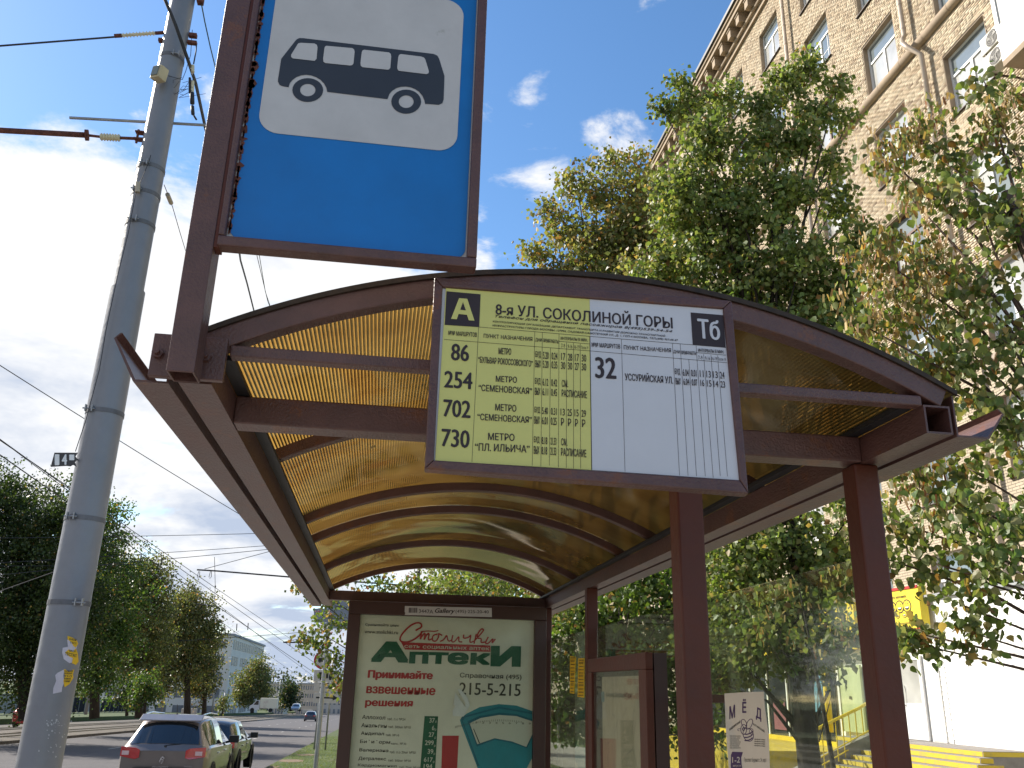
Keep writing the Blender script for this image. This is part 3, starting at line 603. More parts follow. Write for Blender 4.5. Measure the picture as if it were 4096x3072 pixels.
mb = MB(); mb.box((x0+.0825, LY+.04, z0+.121), (x1-.0825, LY+.06, z1-.086)); PO = mb.build('poster', M_PAPER, LB)
ZL = lambda x, y, l=0: at(1300+x*.4352, 2350+y*.4352, Y=LY+.0395-.0008*(1+l))
def ltx(mb, s, x0, y0, x1, y1, yt, bold=.02, shear=0., l=1):
    text_in(mb, s, lambda u, v: ZL(x0+(x1-x0)*u+(y0-yt)*v*(-.10+.10*(x0-330)/1600)*-1, y0+(y1-y0)*u-(y0-yt)*v, l), 0, 0, 1, 1, bold, shear)
def lpoly(mb, P, l=0): mb.poly([ZL(x, y, l) for x, y in P][::-1])
M_GRN = mat('print_green', (.006, .085, .035), .5, var=.1); M_RED = mat('print_red', (.38, .022, .022), .5, var=.1); M_TEAL = mat('print_teal', (.02, .20, .24), .5, var=.2, scale=3); M_TEAL2 = mat('print_dark_teal', (.01, .11, .15), .5); M_TXT = mat('print_dark_grey', (.05, .045, .035), .5); M_LIGHTP = mat('print_cream', (.52, .51, .42), .5, var=.03)
mb = MB(); ltx(mb, 'А', 420, 683, 765, 692, 492, .14, 0); ltx(mb, 'птек', 770, 700, 1515, 715, 588, .14); ltx(mb, 'И', 1520, 725, 1798, 730, 535, .14); mb.build('green_lettering', M_GRN, PO); mb = MB()
lpoly(mb, [(915, 1181), (1040, 1184), (1010, 1720), (870, 1720)], 0)
mb.build('price_column', M_GRN, PO)
mb = MB(); lpoly(mb, [(698, 503), (1520, 533), (1520, 592), (735, 570)], 2); mb.build('red_banner', M_RED, PO); mb = MB(); lpoly(mb, [(1078, 1362), (1230, 1362), (1212, 1720), (1068, 1720)], 0); mb.build('red_bar', M_RED, PO); mb = MB()
for s, a in (('Принимайте', (388, 850, 988, 864, 755)), ('взвешенные', (376, 973, 1012, 992, 905)), ('решения', (364, 1107, 804, 1115, 1035))): m9 = MB(); ltx(m9, s, *a, .075); m9.build('red_lettering', M_RED, PO)
def stroke(mb, pts, w, l=3):
    pts = [Vector(p) for p in pts]
    # smooth the polyline
    for _ in range(2):
        q = [pts[0]]
        for a, b in zip(pts, pts[1:]): q += [a.lerp(b, .25), a.lerp(b, .75)]
        pts = q+[pts[-1]]
    for i, (a, b) in enumerate(zip(pts, pts[1:])):
        d = (b-a)
        if d.length < 1e-6: continue
        d.normalize(); n = Vector((-d.y, d.x))*w/2; e = d*w*.2; lpoly(mb, [a-e+n, a-e-n, b+e-n, b+e+n], l+(i % 5)*.12)
for s_, w in (([(835, 395), (850, 385), (890, 365), (885, 330), (845, 322), (790, 345), (730, 400), (690, 455), (690, 495), (740, 505), (800, 490), (860, 450), (895, 405)], 15),
              ([(890, 405), (870, 490), (900, 430), (925, 415), (905, 495), (935, 430), (960, 415), (945, 490), (985, 470)], 12), ([(880, 408), (940, 398), (1010, 405), (1040, 395)], 9),
              ([(1030, 430), (990, 440), (985, 490), (1020, 498), (1048, 450), (1040, 420), (1075, 440)], 12), ([(1060, 495), (1095, 480), (1120, 430), (1130, 500), (1170, 480)], 12),
              ([(1175, 440), (1160, 500), (1190, 502), (1235, 440), (1225, 500), (1260, 500)], 12), ([(1275, 435), (1270, 470), (1320, 460), (1345, 430), (1325, 510), (1365, 495)], 12),
              ([(1390, 430), (1370, 515)], 12), ([(1365, 500), (1430, 430), (1462, 390), (1440, 375), (1405, 420), (1395, 470), (1440, 465), (1430, 510), (1475, 500)], 12), ([(1500, 455), (1470, 515), (1500, 518), (1550, 460), (1530, 520), (1565, 475)], 12)):
    stroke(mb, s_, w)
mb.build('red_lettering', M_RED, PO)
mb = MB(); ltx(mb, 'сеть социальных аптек', 728, 562, 1510, 585, 528, .03, l=4); mb.build('banner_lettering', M_LIGHTP, PO); mb = MB()
for s, a in (('37', (958, 1242, 1008, 1244, 1198)), ('6', (982, 1312, 1005, 1312, 1268)), ('27', (952, 1372, 1002, 1374, 1330)), ('299', (918, 1448, 998, 1450, 1404)), ('39', (942, 1528, 994, 1530, 1484)), ('617', (908, 1602, 988, 1604, 1560)), ('194', (905, 1668, 985, 1668, 1622))): ltx(mb, s, *a, .03)
for i, x in enumerate((1020, 1015, 1012, 1008, 1004, 998)): ltx(mb, 'р', x-6, 1246+i*74, x+8, 1246+i*74, 1224+i*74, 0)
mb.build('white_lettering', M_LIGHTP, PO)
mb = MB()
for s, a in (('Сравнивайте цены', (368, 358, 678, 368, 326)), ('www.stolichki.ru', (362, 420, 670, 430, 388)), ('Справочная (495)', (1238, 840, 1805, 858, 782)), ('215-5-215', (1232, 985, 1796, 1000, 872)),
             ('Аллохол', (340, 1208, 552, 1216, 1170)), ('Анальгин', (332, 1284, 566, 1292, 1246)), ('Андипал', (328, 1360, 540, 1366, 1322)), ('Бифиформ', (320, 1438, 597, 1446, 1398)), ('Валериана', (314, 1514, 580, 1522, 1476)), ('Детралекс', (305, 1592, 560, 1598, 1554)), ('Кардиомагнил', (300, 1650, 656, 1660, 1618))): m9 = MB(); ltx(m9, s, *a, .02); m9.build('dark_lettering', M_TXT, PO)
for s, a in (('таб. п.о №24', (570, 1220, 738, 1224, 1196)), ('таб. 500мг №10', (580, 1292, 786, 1298, 1268)), ('таб. №10', (556, 1366, 680, 1370, 1344)), ('капс. №30', (608, 1444, 746, 1448, 1422)), ('таб. п.о 20мг №50', (592, 1524, 832, 1530, 1500)), ('таб. 500мг №30', (578, 1600, 788, 1604, 1578)), ('таб. 75мг №100', (680, 1660, 880, 1666, 1640))): m9 = MB(); ltx(m9, s, *a, 0); m9.build('small_lettering', M_TXT, PO)

mb = MB()
oa = arcpts(1590, 1700, 640, 625, 208, 305, 24)
lpoly(mb, [(1262, 1190), (1300, 1160), (1420, 1100), (1600, 1072), (1760, 1085), (1905, 1135), (1905, 1565), (1860, 1650), (1830, 1720), (1420, 1720), (1395, 1640), (1248, 1250), (1240, 1215)], 0); mb.build('scale_body_print', M_TEAL, PO)
mb = MB(); lpoly(mb, [(1310, 1230), (1420, 1180), (1600, 1150), (1760, 1162), (1905, 1210), (1905, 1380), (1858, 1478), (1720, 1430), (1560, 1400), (1395, 1462)], 1); lpoly(mb, [(1250, 1200), (1262, 1186), (1600, 1095), (1905, 1150), (1905, 1165), (1600, 1112), (1290, 1195), (1265, 1225), (1420, 1640), (1400, 1640)], 1); mb.build('scale_rim_print', M_TEAL2, PO)
mb = MB(); lpoly(mb, [(1330, 1248), (1430, 1200), (1600, 1172), (1760, 1182), (1905, 1230), (1905, 1350), (1850, 1465), (1720, 1415), (1560, 1385), (1400, 1440)], 2); mb.build('scale_dial_print', M_LIGHTP, PO)
mb = MB(); ltx(mb, '1   2   3   4   5   6   7   8   9', 1390, 1250, 1890, 1260, 1232, 0, l=3); mb.build('scale_numbers_lettering', M_TXT, PO)['kind'] = 'stuff'; mb = MB(); lpoly(mb, [(1362, 1300), (1368, 1296), (1425, 1430), (1415, 1432)], 3); mb.build('scale_needle', M_TXT, PO); mb = MB()
for i in range(40):
    a = math.radians(215+i*2.0); x = 1610+560*math.cos(a)*.9; 
    if x < 1895: lpoly(mb, [(x, 1300-90*math.cos((x-1610)/330)+20), (x+3, 1300-90*math.cos((x-1610)/330)+20), (x+3, 1290-90*math.cos((x-1610)/330)+12), (x, 1290-90*math.cos((x-1610)/330)+12)], 3)
o = mb.build('scale_ticks', M_TXT, PO); o['kind'] = 'stuff'
mb = MB(); lpoly(mb, [(1215, 935), (1245, 932), (1310, 1010), (1330, 1080), (1275, 1185), (1175, 1180), (1172, 1130), (1200, 1085), (1180, 1080), (1198, 965), (1240, 1030), (1290, 1100), (1290, 1060)], 6); mb.build('torn_paper_scrap', mat('white_scrap', (.6, .6, .58), .7, var=.1), PO)
mb = MB(); mb.box((x0+.083, LY+.012, z0+.1215), (x1-.083, LY+.016, z1-.0865)); mb.build('glass', glass_mat('display_glass', (.93, .95, .92), dirt=.004, f0=1.14, dcol=(.4, .4, .4)), LB)
ST = MB(); ST.prism([at(1300+x*.4352, 2350+y*.4352, Y=LY-.0006) for x, y in [(735, 170), (1532, 188), (1534, 272), (733, 252), (738, 235), (732, 220)]][::-1], (0, -.001, 0)); st = ST.build('contact_sticker', M_SWHITE, LB)
mb = MB(); ZT_ = lambda x, y: at(1300+x*.4352, 2350+y*.4352, Y=LY-.0026)
for s, a in (('3447A', (862, 232, 995, 240, 198)), ('(495)·225-20-40', (1200, 242, 1505, 248, 204)), ('Gallery', (1010, 245, 1195, 250, 190))):
    X0, Y0, X1, Y1, T = a; text_in(mb, s, lambda u, v: ZT_(X0+(X1-X0)*u, Y0+(Y1-Y0)*u-(Y0-T)*v), 0, 0, 1, 1, .04 if s == 'Gallery' else .01, .35 if s == 'Gallery' else 0)
x = 770
for i in range(14): w = random.choice((2, 3, 5)); mb.poly([ZT_(x, 186), ZT_(x, 232), ZT_(x+w, 232), ZT_(x+w, 186)]); x += w+random.choice((1.5, 2.5, 3.5))
mb.build('sticker_lettering', M_INK, st)
# ------------------------------------------------------------------ notice case on the rear wall
NC = empty('notice_case', (1.1, 3.9, 1.0), 'open red brown notice case holding a faded route map on the rear wall', 'notice case')
y0, y1, z0, z1 = 3.42, 4.40, .75, 1.848; xa_ = 1.02
mb = MB(); mb.box((xa_, y0, z1-.062), (xa_+.03, y1, z1)); mb.box((xa_, y0, z0), (xa_+.03, y1, z0+.06)); mb.box((xa_, y0, z0+.0605), (xa_+.03, y0+.10, z1-.0625)); mb.box((xa_, y1-.075, z0+.0605), (xa_+.03, y1, z1-.0625)); mb.build('door_frame', M_BROWN2, NC, bevel=.003)
mb = MB(); mb.box((xa_+.034, y0, z0), (xa_+.085, y0+.012, z1-.002)); mb.box((xa_+.034, y1-.012, z0), (xa_+.085, y1, z1-.002)); mb.box((xa_+.034, y0+.0125, z1-.014), (xa_+.085, y1-.0125, z1-.002)); mb.box((xa_+.075, y0+.0125, z0), (xa_+.085, y1-.0125, z1-.0145)); mb.build('case', mat('case_dark_paint', (.05, .02, .018), .45), NC)
mb = MB(); mb.box((xa_+.024, 3.50, z0+.02), (xa_+.026, 4.21, 1.764)); mp_ = mb.build('route_map', mat('faded_map', (.56, .50, .38), .7, var=.12, scale=3, col2=(.46, .42, .33), thr=(.4, .7)), NC)
fm = lambda y, z: Vector((xa_+.0232, y, z))
mb = MB(); text_in(mb, '8-я улица Соколиной Горы', lambda u, v: fm(4.13-.42*u, 1.672+.028*v), 0, 0, 1, 1, .03); mb.build('map_lettering', M_TXT, mp_); mb = MB()
for i in range(26):
    y = random.uniform(3.55, 4.2); z = random.uniform(.9, 1.62); a = random.uniform(0, 3.1); l = random.uniform(.03, .16); w = .0012
    d = Vector((0, math.cos(a), math.sin(a))); n = Vector((0, -d.z, d.y))*w; c = fm(y, z); e = c+d*l; e.y = min(4.22, max(3.52, e.y)); e.z = min(1.64, max(.8, e.z)); mb.poly([c+n, c-n, e-n, e+n])
o = mb.build('map_streets', mat('faded_ink', (.13, .125, .12), .7), mp_); o['kind'] = 'stuff'
mb = MB(); text_in(mb, '№ Т', lambda u, v: fm(3.62-.09*u, 1.69+.035*v), 0, 0, 1, 1, .02); mb.build('map_red_lettering', mat('faded_red', (.42, .27, .21), .7), mp_); mb = MB(); mb.poly([fm(4.0, 1.2), fm(3.8, 1.2), fm(3.8, .8), fm(4.0, .8)]); mb.build('map_red_area', mat('faded_red', (.42, .27, .21), .7), mp_)
mb = MB(); mb.poly([fm(4.225, 1.70), fm(4.165, 1.70), fm(4.165, 1.655), fm(4.225, 1.655)]); mb.build('map_blue_print', mat('faded_blue', (.12, .24, .30), .7), mp_)
mb = MB(); mb.box((xa_+.012, y0+.1005, z0+.061), (xa_+.015, y1-.0755, z1-.063)); mb.build('glass', glass_mat('case_glass', (.92, .94, .9), dirt=.07, dcol=(.5, .48, .42)), NC)
mb = MB(); mb.tube([(xa_-.001, 3.47, 1.28), (xa_-.022, 3.47, 1.285), (xa_-.022, 3.47, 1.33), (xa_-.001, 3.47, 1.335)], .005, 8); mb.build('handle', M_BLACK, NC, smooth=True)
# ------------------------------------------------------------------ honey poster and yellow flyers on the glass
GX = 1.1845
HP = empty('honey_poster', (GX, 2.8, 1.5), 'white paper poster advertising honey with a bee drawing, stuck on the near glass pane', 'poster')
M_WPAP = mat('white_paper', (.62, .58, .50), .7, var=.06, scale=3)
zh = lambda x, y, l=0: at(2850+x*.5257, 2200+y*.5257, X=GX-.0012*(l+1)+.0012)
mb = MB(); bot = 1.30
P = [zh(92, 1092), zh(240, 1082), zh(390, 1078), zh(400, 1200), zh(428, 1400), zh(440, 1720), zh(130, 1720), zh(105, 1400)]
mb.prism(P, (-.0008, 0, 0)); mb.build('paper', M_WPAP, HP)
M_PURP = mat('print_purple', (.06, .025, .10), .6)
mb = MB()
def ht(s, x0, y0, x1, y1, yt, b=.03, sh=0, l=1, m=None):
    text_in(m or mb, s, lambda u, v: zh(x0+(x1-x0)*u, y0+(y1-y0)*u-(y0-yt)*v, l), 0, 0, 1, 1, b, sh)
for a_ in (('М', 128, 1290, 172, 1275, 1190, .06), ('Ё', 226, 1240, 258, 1240, 1132, .06), ('Д', 330, 1290, 372, 1310, 1190, .06)): mb = MB(); ht(*a_); mb.build('letter', M_PURP, HP)
mb = MB()
def ring(cx, cy, rx, ry, w, a0=0, a1=360, rot=0):
    n = 22; pts = []
    for k in range(n+1):
        a = math.radians(a0+(a1-a0)*k/n); x, y = rx*math.cos(a), ry*math.sin(a); c, s = math.cos(math.radians(rot)), math.sin(math.radians(rot)); pts.append(Vector((cx+x*c-y*s, cy+x*s+y*c)))
    for a, b in zip(pts, pts[1:]):
        d = (b-a).normalized(); nn = Vector((-d.y, d.x))*w/2; mb.poly([zh(*(a+nn), 1), zh(*(a-nn), 1), zh(*(b-nn), 1), zh(*(b+nn), 1)])
ring(237, 1365, 22, 38, 5); ring(236, 1362, 7, 10, 8); ring(240, 1320, 18, 34, 5, rot=-20); ring(280, 1325, 20, 42, 5, rot=25); ring(272, 1405, 38, 52, 5, rot=-20); ring(295, 1380, 14, 22, 4); ring(205, 1368, 14, 8, 4, 90, 300)
for i in range(3): ring(272, 1385+i*24, 34, 14, 9, 20, 160, -20)
mb.build('bee_drawing', M_PURP, HP); mb = MB()
P = [zh(x, y, 1) for x, y in ((140, 1560), (150, 1535), (232, 1538), (218, 1580), (222, 1640), (240, 1720), (150, 1720), (138, 1640))]; mb.poly(P[::-1])
mb.build('date_badge', M_PURP, HP)
m2 = MB(); ht('1-2', 150, 1620, 210, 1618, 1575, .05, l=2, m=m2); ht('августа', 155, 1652, 215, 1652, 1636, .02, l=2, m=m2); m2.build('white_lettering', M_WPAP, HP)
m2 = MB(); ht('БАШКИРСКИЙ', 130, 1375, 212, 1315, 1352, .01, m=m2); m2.build('arched_lettering', M_TXT, HP); m2 = MB(); ht('АЛТАЙСКИЙ', 308, 1330, 396, 1390, 1310, .01, m=m2); m2.build('arched_lettering', M_TXT, HP); m2 = MB(); ht('Проспект Буденого, 24, кор1', 240, 1620, 408, 1622, 1580, 0, m=m2)
for i in range(7): ht('мёд полезен детям', 132, 1420+i*15, 215-(i % 3)*6, 1420+i*15, 1411+i*15, .01, m=m2)
for i in range(4): ht('продажа меда', 318, 1445+i*16, 400, 1450+i*16, 1436+i*16, .01, m=m2)
m2.build('dark_lettering', M_TXT, HP)
M_YPAP = mat('yellow_paper', (.72, .45, .02), .7, var=.08)
zb = lambda x, y, l=0: at(2150+x*.5257, 2200+y*.5257, X=GX-.0010*l)
def flyer(quad, label, lines):
    y = (zb(*quad[0]).y+zb(*quad[2]).y)/2; o = empty('flyer', (GX, y, 1.8), label, 'flyer', 'yellow flyers on the far glass pane'); mb = MB(); mb.prism([zb(*p) for p in quad], (-.0006, 0, 0)); mb.build('paper', M_YPAP, o)
    (ax, ay), (bx, by), (cx, cy), (dx, dy) = quad; mb = MB()
    for i in range(lines):
        t = (i+.5)/lines; x0 = ax+(dx-ax)*t+5; x1 = bx+(cx-bx)*t-5; yy = ay+(dy-ay)*t; h = (dy-ay)/lines*.36
        big = i in (1, 5, 8); text_in(mb, random.choice(('АТТЕСТАТ', 'ДИПЛОМ', 'ПАСПОРТ')) if big else random.choice(('помощь школам', 'дипломы вузов', 'срочно тел')), lambda u, v: zb(x0+(x1-x0)*u, yy+h-2*h*v*(1 if big else .6), 1), 0, 0, 1, 1, .03)
    mb.build('lettering', M_TXT, o)
flyer([(247, 805), (292, 815), (278, 1095), (247, 1088)], 'curled yellow flyer with black print, left of the pair on the glass', 11)
flyer([(311, 824), (357, 822), (354, 1124), (305, 1116)], 'flat yellow flyer with black print, right of the pair beside the notice case', 12)
# ------------------------------------------------------------------ the big tram pole and what hangs on it
PY = 7.0; PX = -2.245
POLE = empty('tram_wire_pole', (PX, PY, gz(0, PY)), 'thick grey painted steel pole with clamps and torn yellow stickers, at the kerb', 'pole')
mb = MB(); g0 = gz(0, PY); xo = lambda z: -.030+.0145*z*0
prof = [(g0-.3, .158), (g0, .155), (1.1, .147), (2.8, .142), (3.9, .138), (4.735, .133), (4.745, .133), (4.75, .119), (5.9, .114), (6.75, .108), (8.2, .104), (10.5, .095)]
mb.tube([(PX-.03+.003*z, PY, z) for z, r in prof], [r for z, r in prof], 28); mb.build('shaft', M_GREYP, POLE, smooth=True).modifiers.new('edge', 'EDGE_SPLIT').split_angle = math.radians(40)
def clamp(z, r, h=.035, bolt=True, ang=-60):
    x = PX-.03+.003*z; mb = MB(); mb.disc((x, PY, z), r+.004, (0, 0, 1), 28, h, r0=r-.012); c = mb.build('clamp', mat('clamp_dark_grey', (.13, .13, .14), .6, var=.3), POLE, smooth=False)
    if bolt:
        a = math.radians(ang); q = MB(); cx, cy = x+(r+.02)*math.cos(a), PY+(r+.02)*math.sin(a)
        q.box((cx-.028, cy-.016, z-.005), (cx-.020, cy+.016, z+h+.012)); q.box((cx+.020, cy-.016, z-.005), (cx+.028, cy+.016, z+h+.012)); q.tube([(cx-.045, cy-.004, z+h/2), (cx+.045, cy-.004, z+h/2)], .006, 8); q.build('clamp_bolt', M_STEEL, c)
for (z, r, a) in ((2.20, .144, -50), (2.815, .142, -110), (3.655, .139, -120), (5.33, .117, -100), (5.62, .115, -110), (5.88, .114, -100), (7.05, .107, -60)): clamp(z, r, ang=a)
def pz(x, y, Y=PY-.13): return at(x*.6632, y*.6632, Y=Y)       # zoom-1 pixels
# torn stickers lying on the curve of the pole
def on_pole(px, py, lift=0.):
    d = (rt*((px-2048)/F)-up*((py-1536)/F)+fw)
    cx, r = PX-.026, .1465+lift
    a = d.x**2+d.y**2; b = 2*((0-cx)*d.x+(0-PY)*d.y); c = cx*cx+PY*PY-r*r; q = b*b-4*a*c
    t = (-b-math.sqrt(max(0, q)))/(2*a); return CAM+d*t
def sticker(name, pts, m, lift, parent=POLE):
    P = [Vector((x*.646, 2000+y*.646)) for x, y in pts]; c = sum(P, Vector((0, 0)))/len(P); mb = MB(); n = len(P)
    rings = [[on_pole(*(c.lerp(p, f)), lift) for p in P] for f in (1, .66, .33)]+[[on_pole(*c, lift)]]
    V = rings[0]+rings[1]+rings[2]+rings[3]; f = []
    for k in range(2): f += [(k*n+i, (k+1)*n+i, (k+1)*n+(i+1) % n, k*n+(i+1) % n) for i in range(n)]
    f += [(2*n+i, 3*n, 2*n+(i+1) % n) for i in range(n)]; mb.add(V, f); return mb.build(name, m, parent)
M_SHRED = mat('torn_paper', (.55, .52, .58), .7, var=.08)
sticker('torn_paper', [(416, 865), (432, 868), (450, 895), (478, 905), (470, 930), (478, 960), (455, 1005), (430, 1010), (395, 985), (385, 945), (388, 915), (420, 908)], M_SHRED, .001)
sticker('torn_paper', [(400, 1048), (392, 1085), (398, 1130), (385, 1160), (382, 1188), (350, 1195), (328, 1200), (330, 1165), (348, 1120), (342, 1085), (356, 1070)], M_SHRED, .001)
y1 = sticker('yellow_sticker', [(418, 840), (450, 852), (476, 868), (484, 890), (470, 915), (455, 905), (440, 880), (418, 862)], M_YPAP, .002)
y2 = sticker('yellow_sticker', [(425, 925), (470, 920), (482, 950), (487, 1000), (470, 1022), (445, 1010), (460, 985), (430, 970), (402, 945)], M_YPAP, .002)
y3 = sticker('yellow_sticker', [(395, 1048), (460, 1050), (452, 1080), (455, 1100), (430, 1140), (400, 1160), (392, 1120), (402, 1090)], M_YPAP, .002)
mb = MB()
def st_(s, x0, y0, x1, yt, sl=0):
    mb = MB(); text_in(mb, s, lambda u, v: on_pole((x0+(x1-x0)*u)*.646, 2000+(y0+sl*u-(y0-yt)*v)*.646, .003), 0, 0, 1, 1, .04); mb.build('sticker_lettering', M_TXT, POLE)
st_('А-КОР', 428, 866, 474, 852, 10); st_('ГАСТ', 436, 888, 474, 876, 8); st_('ТЕСТАТ', 402, 960, 476, 940, 16); st_('ШКОЛ', 428, 938, 470, 926, 6)
for i, s in enumerate(('ПОЛЬЗУЙ', 'ПЕРЕДАЕ', 'ТЕЛ', 'КОМНАТ', 'СНИМУ')): st_(s, 398, 1064+i*16, 452-i*4, 1053+i*16)
mb = MB()
for i in range(46):
    px = random.gauss(345, 38); py = random.choice((random.gauss(1400, 40), random.gauss(1380, 12), random.gauss(1540, 30))); s = random.uniform(1.5, 7)
    P = [on_pole((px+s*math.cos(k)*random.uniform(.5, 1.2))*.646, 2000+(py+s*math.sin(k)*random.uniform(.5, 1.4))*.646, .0012) for k in (0, 1, 2.1, 3.1, 4.2, 5.3)]; mb.poly(P[::-1])
mb.build('paint_chips', mat('bare_primer', (.45, .46, .48), .8, var=.1), POLE)['kind'] = 'stuff'
# number plate
NP = empty('pole_number_plate', tuple(at(260, 1838, Y=6.86)), 'small tattered grey plate with number 141 sticking out beside the pole', 'number plate')
P5 = lambda x, y, Y=6.86: at(x*.6632, 1000+y*.6632, Y=Y)
mb = MB(); mb.prism([P5(*p) for p in [(328, 1222), (470, 1222), (455, 1245), (468, 1262), (452, 1280), (463, 1308), (440, 1296), (425, 1305), (400, 1302), (305, 1308)]], (0, .003, 0)); mb.build('plate', mat('plate_dark_grey', (.07, .065, .065), .7, var=.3), NP)
mb = MB()
for s, x0, x1, y0, yt in (('1', 330, 358, 1298, 1232), ('4', 372, 405, 1296, 1232), ('1', 418, 448, 1268, 1234)): text_in(mb, s, lambda u, v: P5(x0+(x1-x0)*u, y0-(y0-yt)*v, 6.857), 0, 0, 1, 1, .05)
mb.build('number', M_WHITE, NP)
mb = MB(); mb.tube([P5(455, 1262, 6.88), P5(500, 1268, 7.0)], .008, 6); mb.build('bracket', M_STEEL, NP)
# junction box
JB = empty('junction_box', tuple(pz(960, 445)), 'small cream junction box with a grey lid strapped to the pole', 'junction box')
c = pz(962, 447, PY-.20); ax = Matrix.Rotation(math.radians(-32), 3, 'Z') @ Matrix.Rotation(math.radians(8), 3, 'Y')
def obox(c, h, R): 
    m = MB(); m.box((-h[0], -h[1], -h[2]), h); m.v = [tuple(Vector(c)+R @ Vector(v)) for v in m.v]; return m
obox(c, (.052, .045, .062), ax).build('box', mat('cream_plastic', (.50, .42, .26), .5), JB, bevel=.005); obox(c+ax @ Vector((-.004, -.049, .004)), (.036, .004, .045), ax).build('lid', mat('grey_label', (.16, .19, .18), .5), JB)
# arm pipe with ribbed insulator, grey rod, small fixings
ARM = empty('bracket_arm', tuple(pz(870, 840, PY)), 'rusty bracket arm pipe with a short ribbed cream insulator, left of the pole', 'bracket arm')
A0 = pz(-200, 775, 6.8); A1 = pz(520, 815, 6.95)
mb = MB(); mb.tube([A1+(A0-A1)*2.6, A1], .024, 12); mb.build('pipe', M_RUST, ARM, smooth=True)
mb = MB(); d = (A1-A0).normalized(); mb.disc(A1-d*.01, .048, d, 14, .030); mb.build('pipe_flange', M_RUST, ARM)
B0 = pz(605, 825, 6.97); B1 = pz(725, 832, 6.98); C1 = pz(870, 838, 7.0)
mb = MB(); mb.tube([A1, B0], .012, 8); mb.build('rod', M_RUST, ARM); mb = MB(); mb.tube([B1, C1], .014, 8); mb.build('rod', M_RUST, ARM)
def insul(p, q, n, r, name, par, r0=.5):
    mb = MB(); p, q = Vector(p), Vector(q); mb.tube([p, q], r*r0, 12); dd = (q-p)
    for i in range(n): mb.disc(p+dd*((i+.5)/n)-dd/n*.16, r, dd, 16, dd.length/n*.32)
    return mb.build(name, M_CERAMIC, par, smooth=False)
insul(B0, B1, 7, .034, 'insulator', ARM, .75)
mb = MB(); cc = pz(830, 818, 7.0)
mb.box((cc.x-.02, cc.y-.03, cc.z+.025), (cc.x+.09, cc.y+.03, cc.z+.036)); mb.box((cc.x-.02, cc.y-.03, cc.z-.045), (cc.x+.09, cc.y+.03, cc.z-.034)); mb.tube([cc+Vector((0, 0, .06)), cc-Vector((0, 0, .075))], .011, 8); mb.build('hinge', M_RUST, ARM)
R0, R1 = pz(420, 710, 7.13), pz(1240, 755, 7.16)
mb = MB(); mb.tube([R0, R1], .0135, 10); tag(mb.build('cross_rod', M_STEEL), 'thin grey horizontal rod strapped behind the pole above the rusty arm', 'rod')
# span wire insulator
SW = empty('span_insulator', tuple(pz(820, 210, 7.0)), 'long ribbed cream insulator tying the upper span wire to the pole', 'insulator')
insul(pz(735, 214, 6.95), pz(935, 200, 6.98), 10, .022, 'insulator', SW, .62)
mb = MB(); mb.tube([pz(935, 200, 6.98), pz(1000, 196, 7.0)], .016, 8); mb.tube([pz(690, 217, 6.95), pz(735, 214, 6.95)], .018, 8); mb.box(tuple(pz(960, 245, 6.98)-Vector((.005, .02, .012))), tuple(pz(990, 245, 6.98)+Vector((.03, .02, .012)))); mb.build('end_fittings', M_RUST, SW)
mb = MB(); p0 = pz(-300, 300, 6.9); mb.tube([p0+(p0-pz(700, 222, 6.95))*7, p0, pz(700, 222, 6.95)], .0085, 6); mb.build('wire', M_WIRE, SW)
# fixings on the right of the pole
FX = empty('cable_fixings', tuple(pz(1165, 600, 7.05)), 'dark cluster of cable clamps and loose wires hanging right of the pole', 'cable fittings')
mb = MB()
mb.box(tuple(pz(1140, 215, 7.0)-Vector((.0, .02, .013))), tuple(pz(1188, 215, 7.0)+Vector((0, .02, .013)))); mb.box(tuple(pz(1130, 258, 7.0)-Vector((.0, .02, .008))), tuple(pz(1188, 258, 7.0)+Vector((0, .02, .008))))
mb.box(tuple(pz(1190, 8, 7.0)-Vector((.0, .03, .02))), tuple(pz(1228, 0, 7.0)+Vector((0, .03, .02))))
mb.build('steel_lugs', M_RUST, FX)
mb = MB(); mb.tube([pz(1185, 268, 7), pz(1182, 310, 7), pz(1168, 385, 7)], .006, 6); mb.tube([pz(1160, 440, 7), pz(1170, 470, 7)], .006, 6); mb.tube([pz(1158, 560, 7), pz(1160, 625, 7)], .020, 8); mb.tube([pz(1160, 640, 7), pz(1164, 690, 7)], .016, 8); mb.tube([pz(1164, 690, 7), pz(1185, 722, 7)], .009, 6); mb.tube([pz(1145, 470, 7), pz(1145, 560, 7)], .012, 6)
mb.build('hanger', M_WIRE, FX, smooth=True)
mb = MB(); mb.tube([pz(1163, 395, 7), pz(1163, 435, 7)], .015, 10); mb.build('egg_insulator', M_CERAMIC, FX); mb = MB(); mb.tube([pz(1163, 490, 7), pz(1160, 575, 7)], .014, 10); mb.build('egg_insulator', M_CERAMIC, FX)
mb = MB()
for i in range(9):
    a = pz(random.uniform(1040, 1100), random.uniform(500, 600), 6.9); b = a+Vector((random.uniform(.02, .12), random.uniform(-.05, .05), random.uniform(.0, .12))); c_ = a+Vector((random.uniform(.0, .05), -.04, random.uniform(-.05, .02)))
    mb.tube([a, c_, b], .0022, 4, cap=False)
mb.tube([pz(1010, 455, 6.9), pz(1060, 470, 6.88), pz(1100, 480, 6.9), pz(1120, 430, 6.98), pz(1150, 330, 7.0), pz(1160, 180, 7.02)], .003, 5); mb.tube([pz(1080, 590, 6.95), pz(1240, 565, 7)], .0022, 4); mb.tube([pz(1100, 500, 6.95), pz(1215, 466, 7)], .0022, 4)
mb.build('loose_wires', M_WIRE, FX)['kind'] = 'stuff'
def guy(pts, label, beadlbl=None, r=.003):
    pass
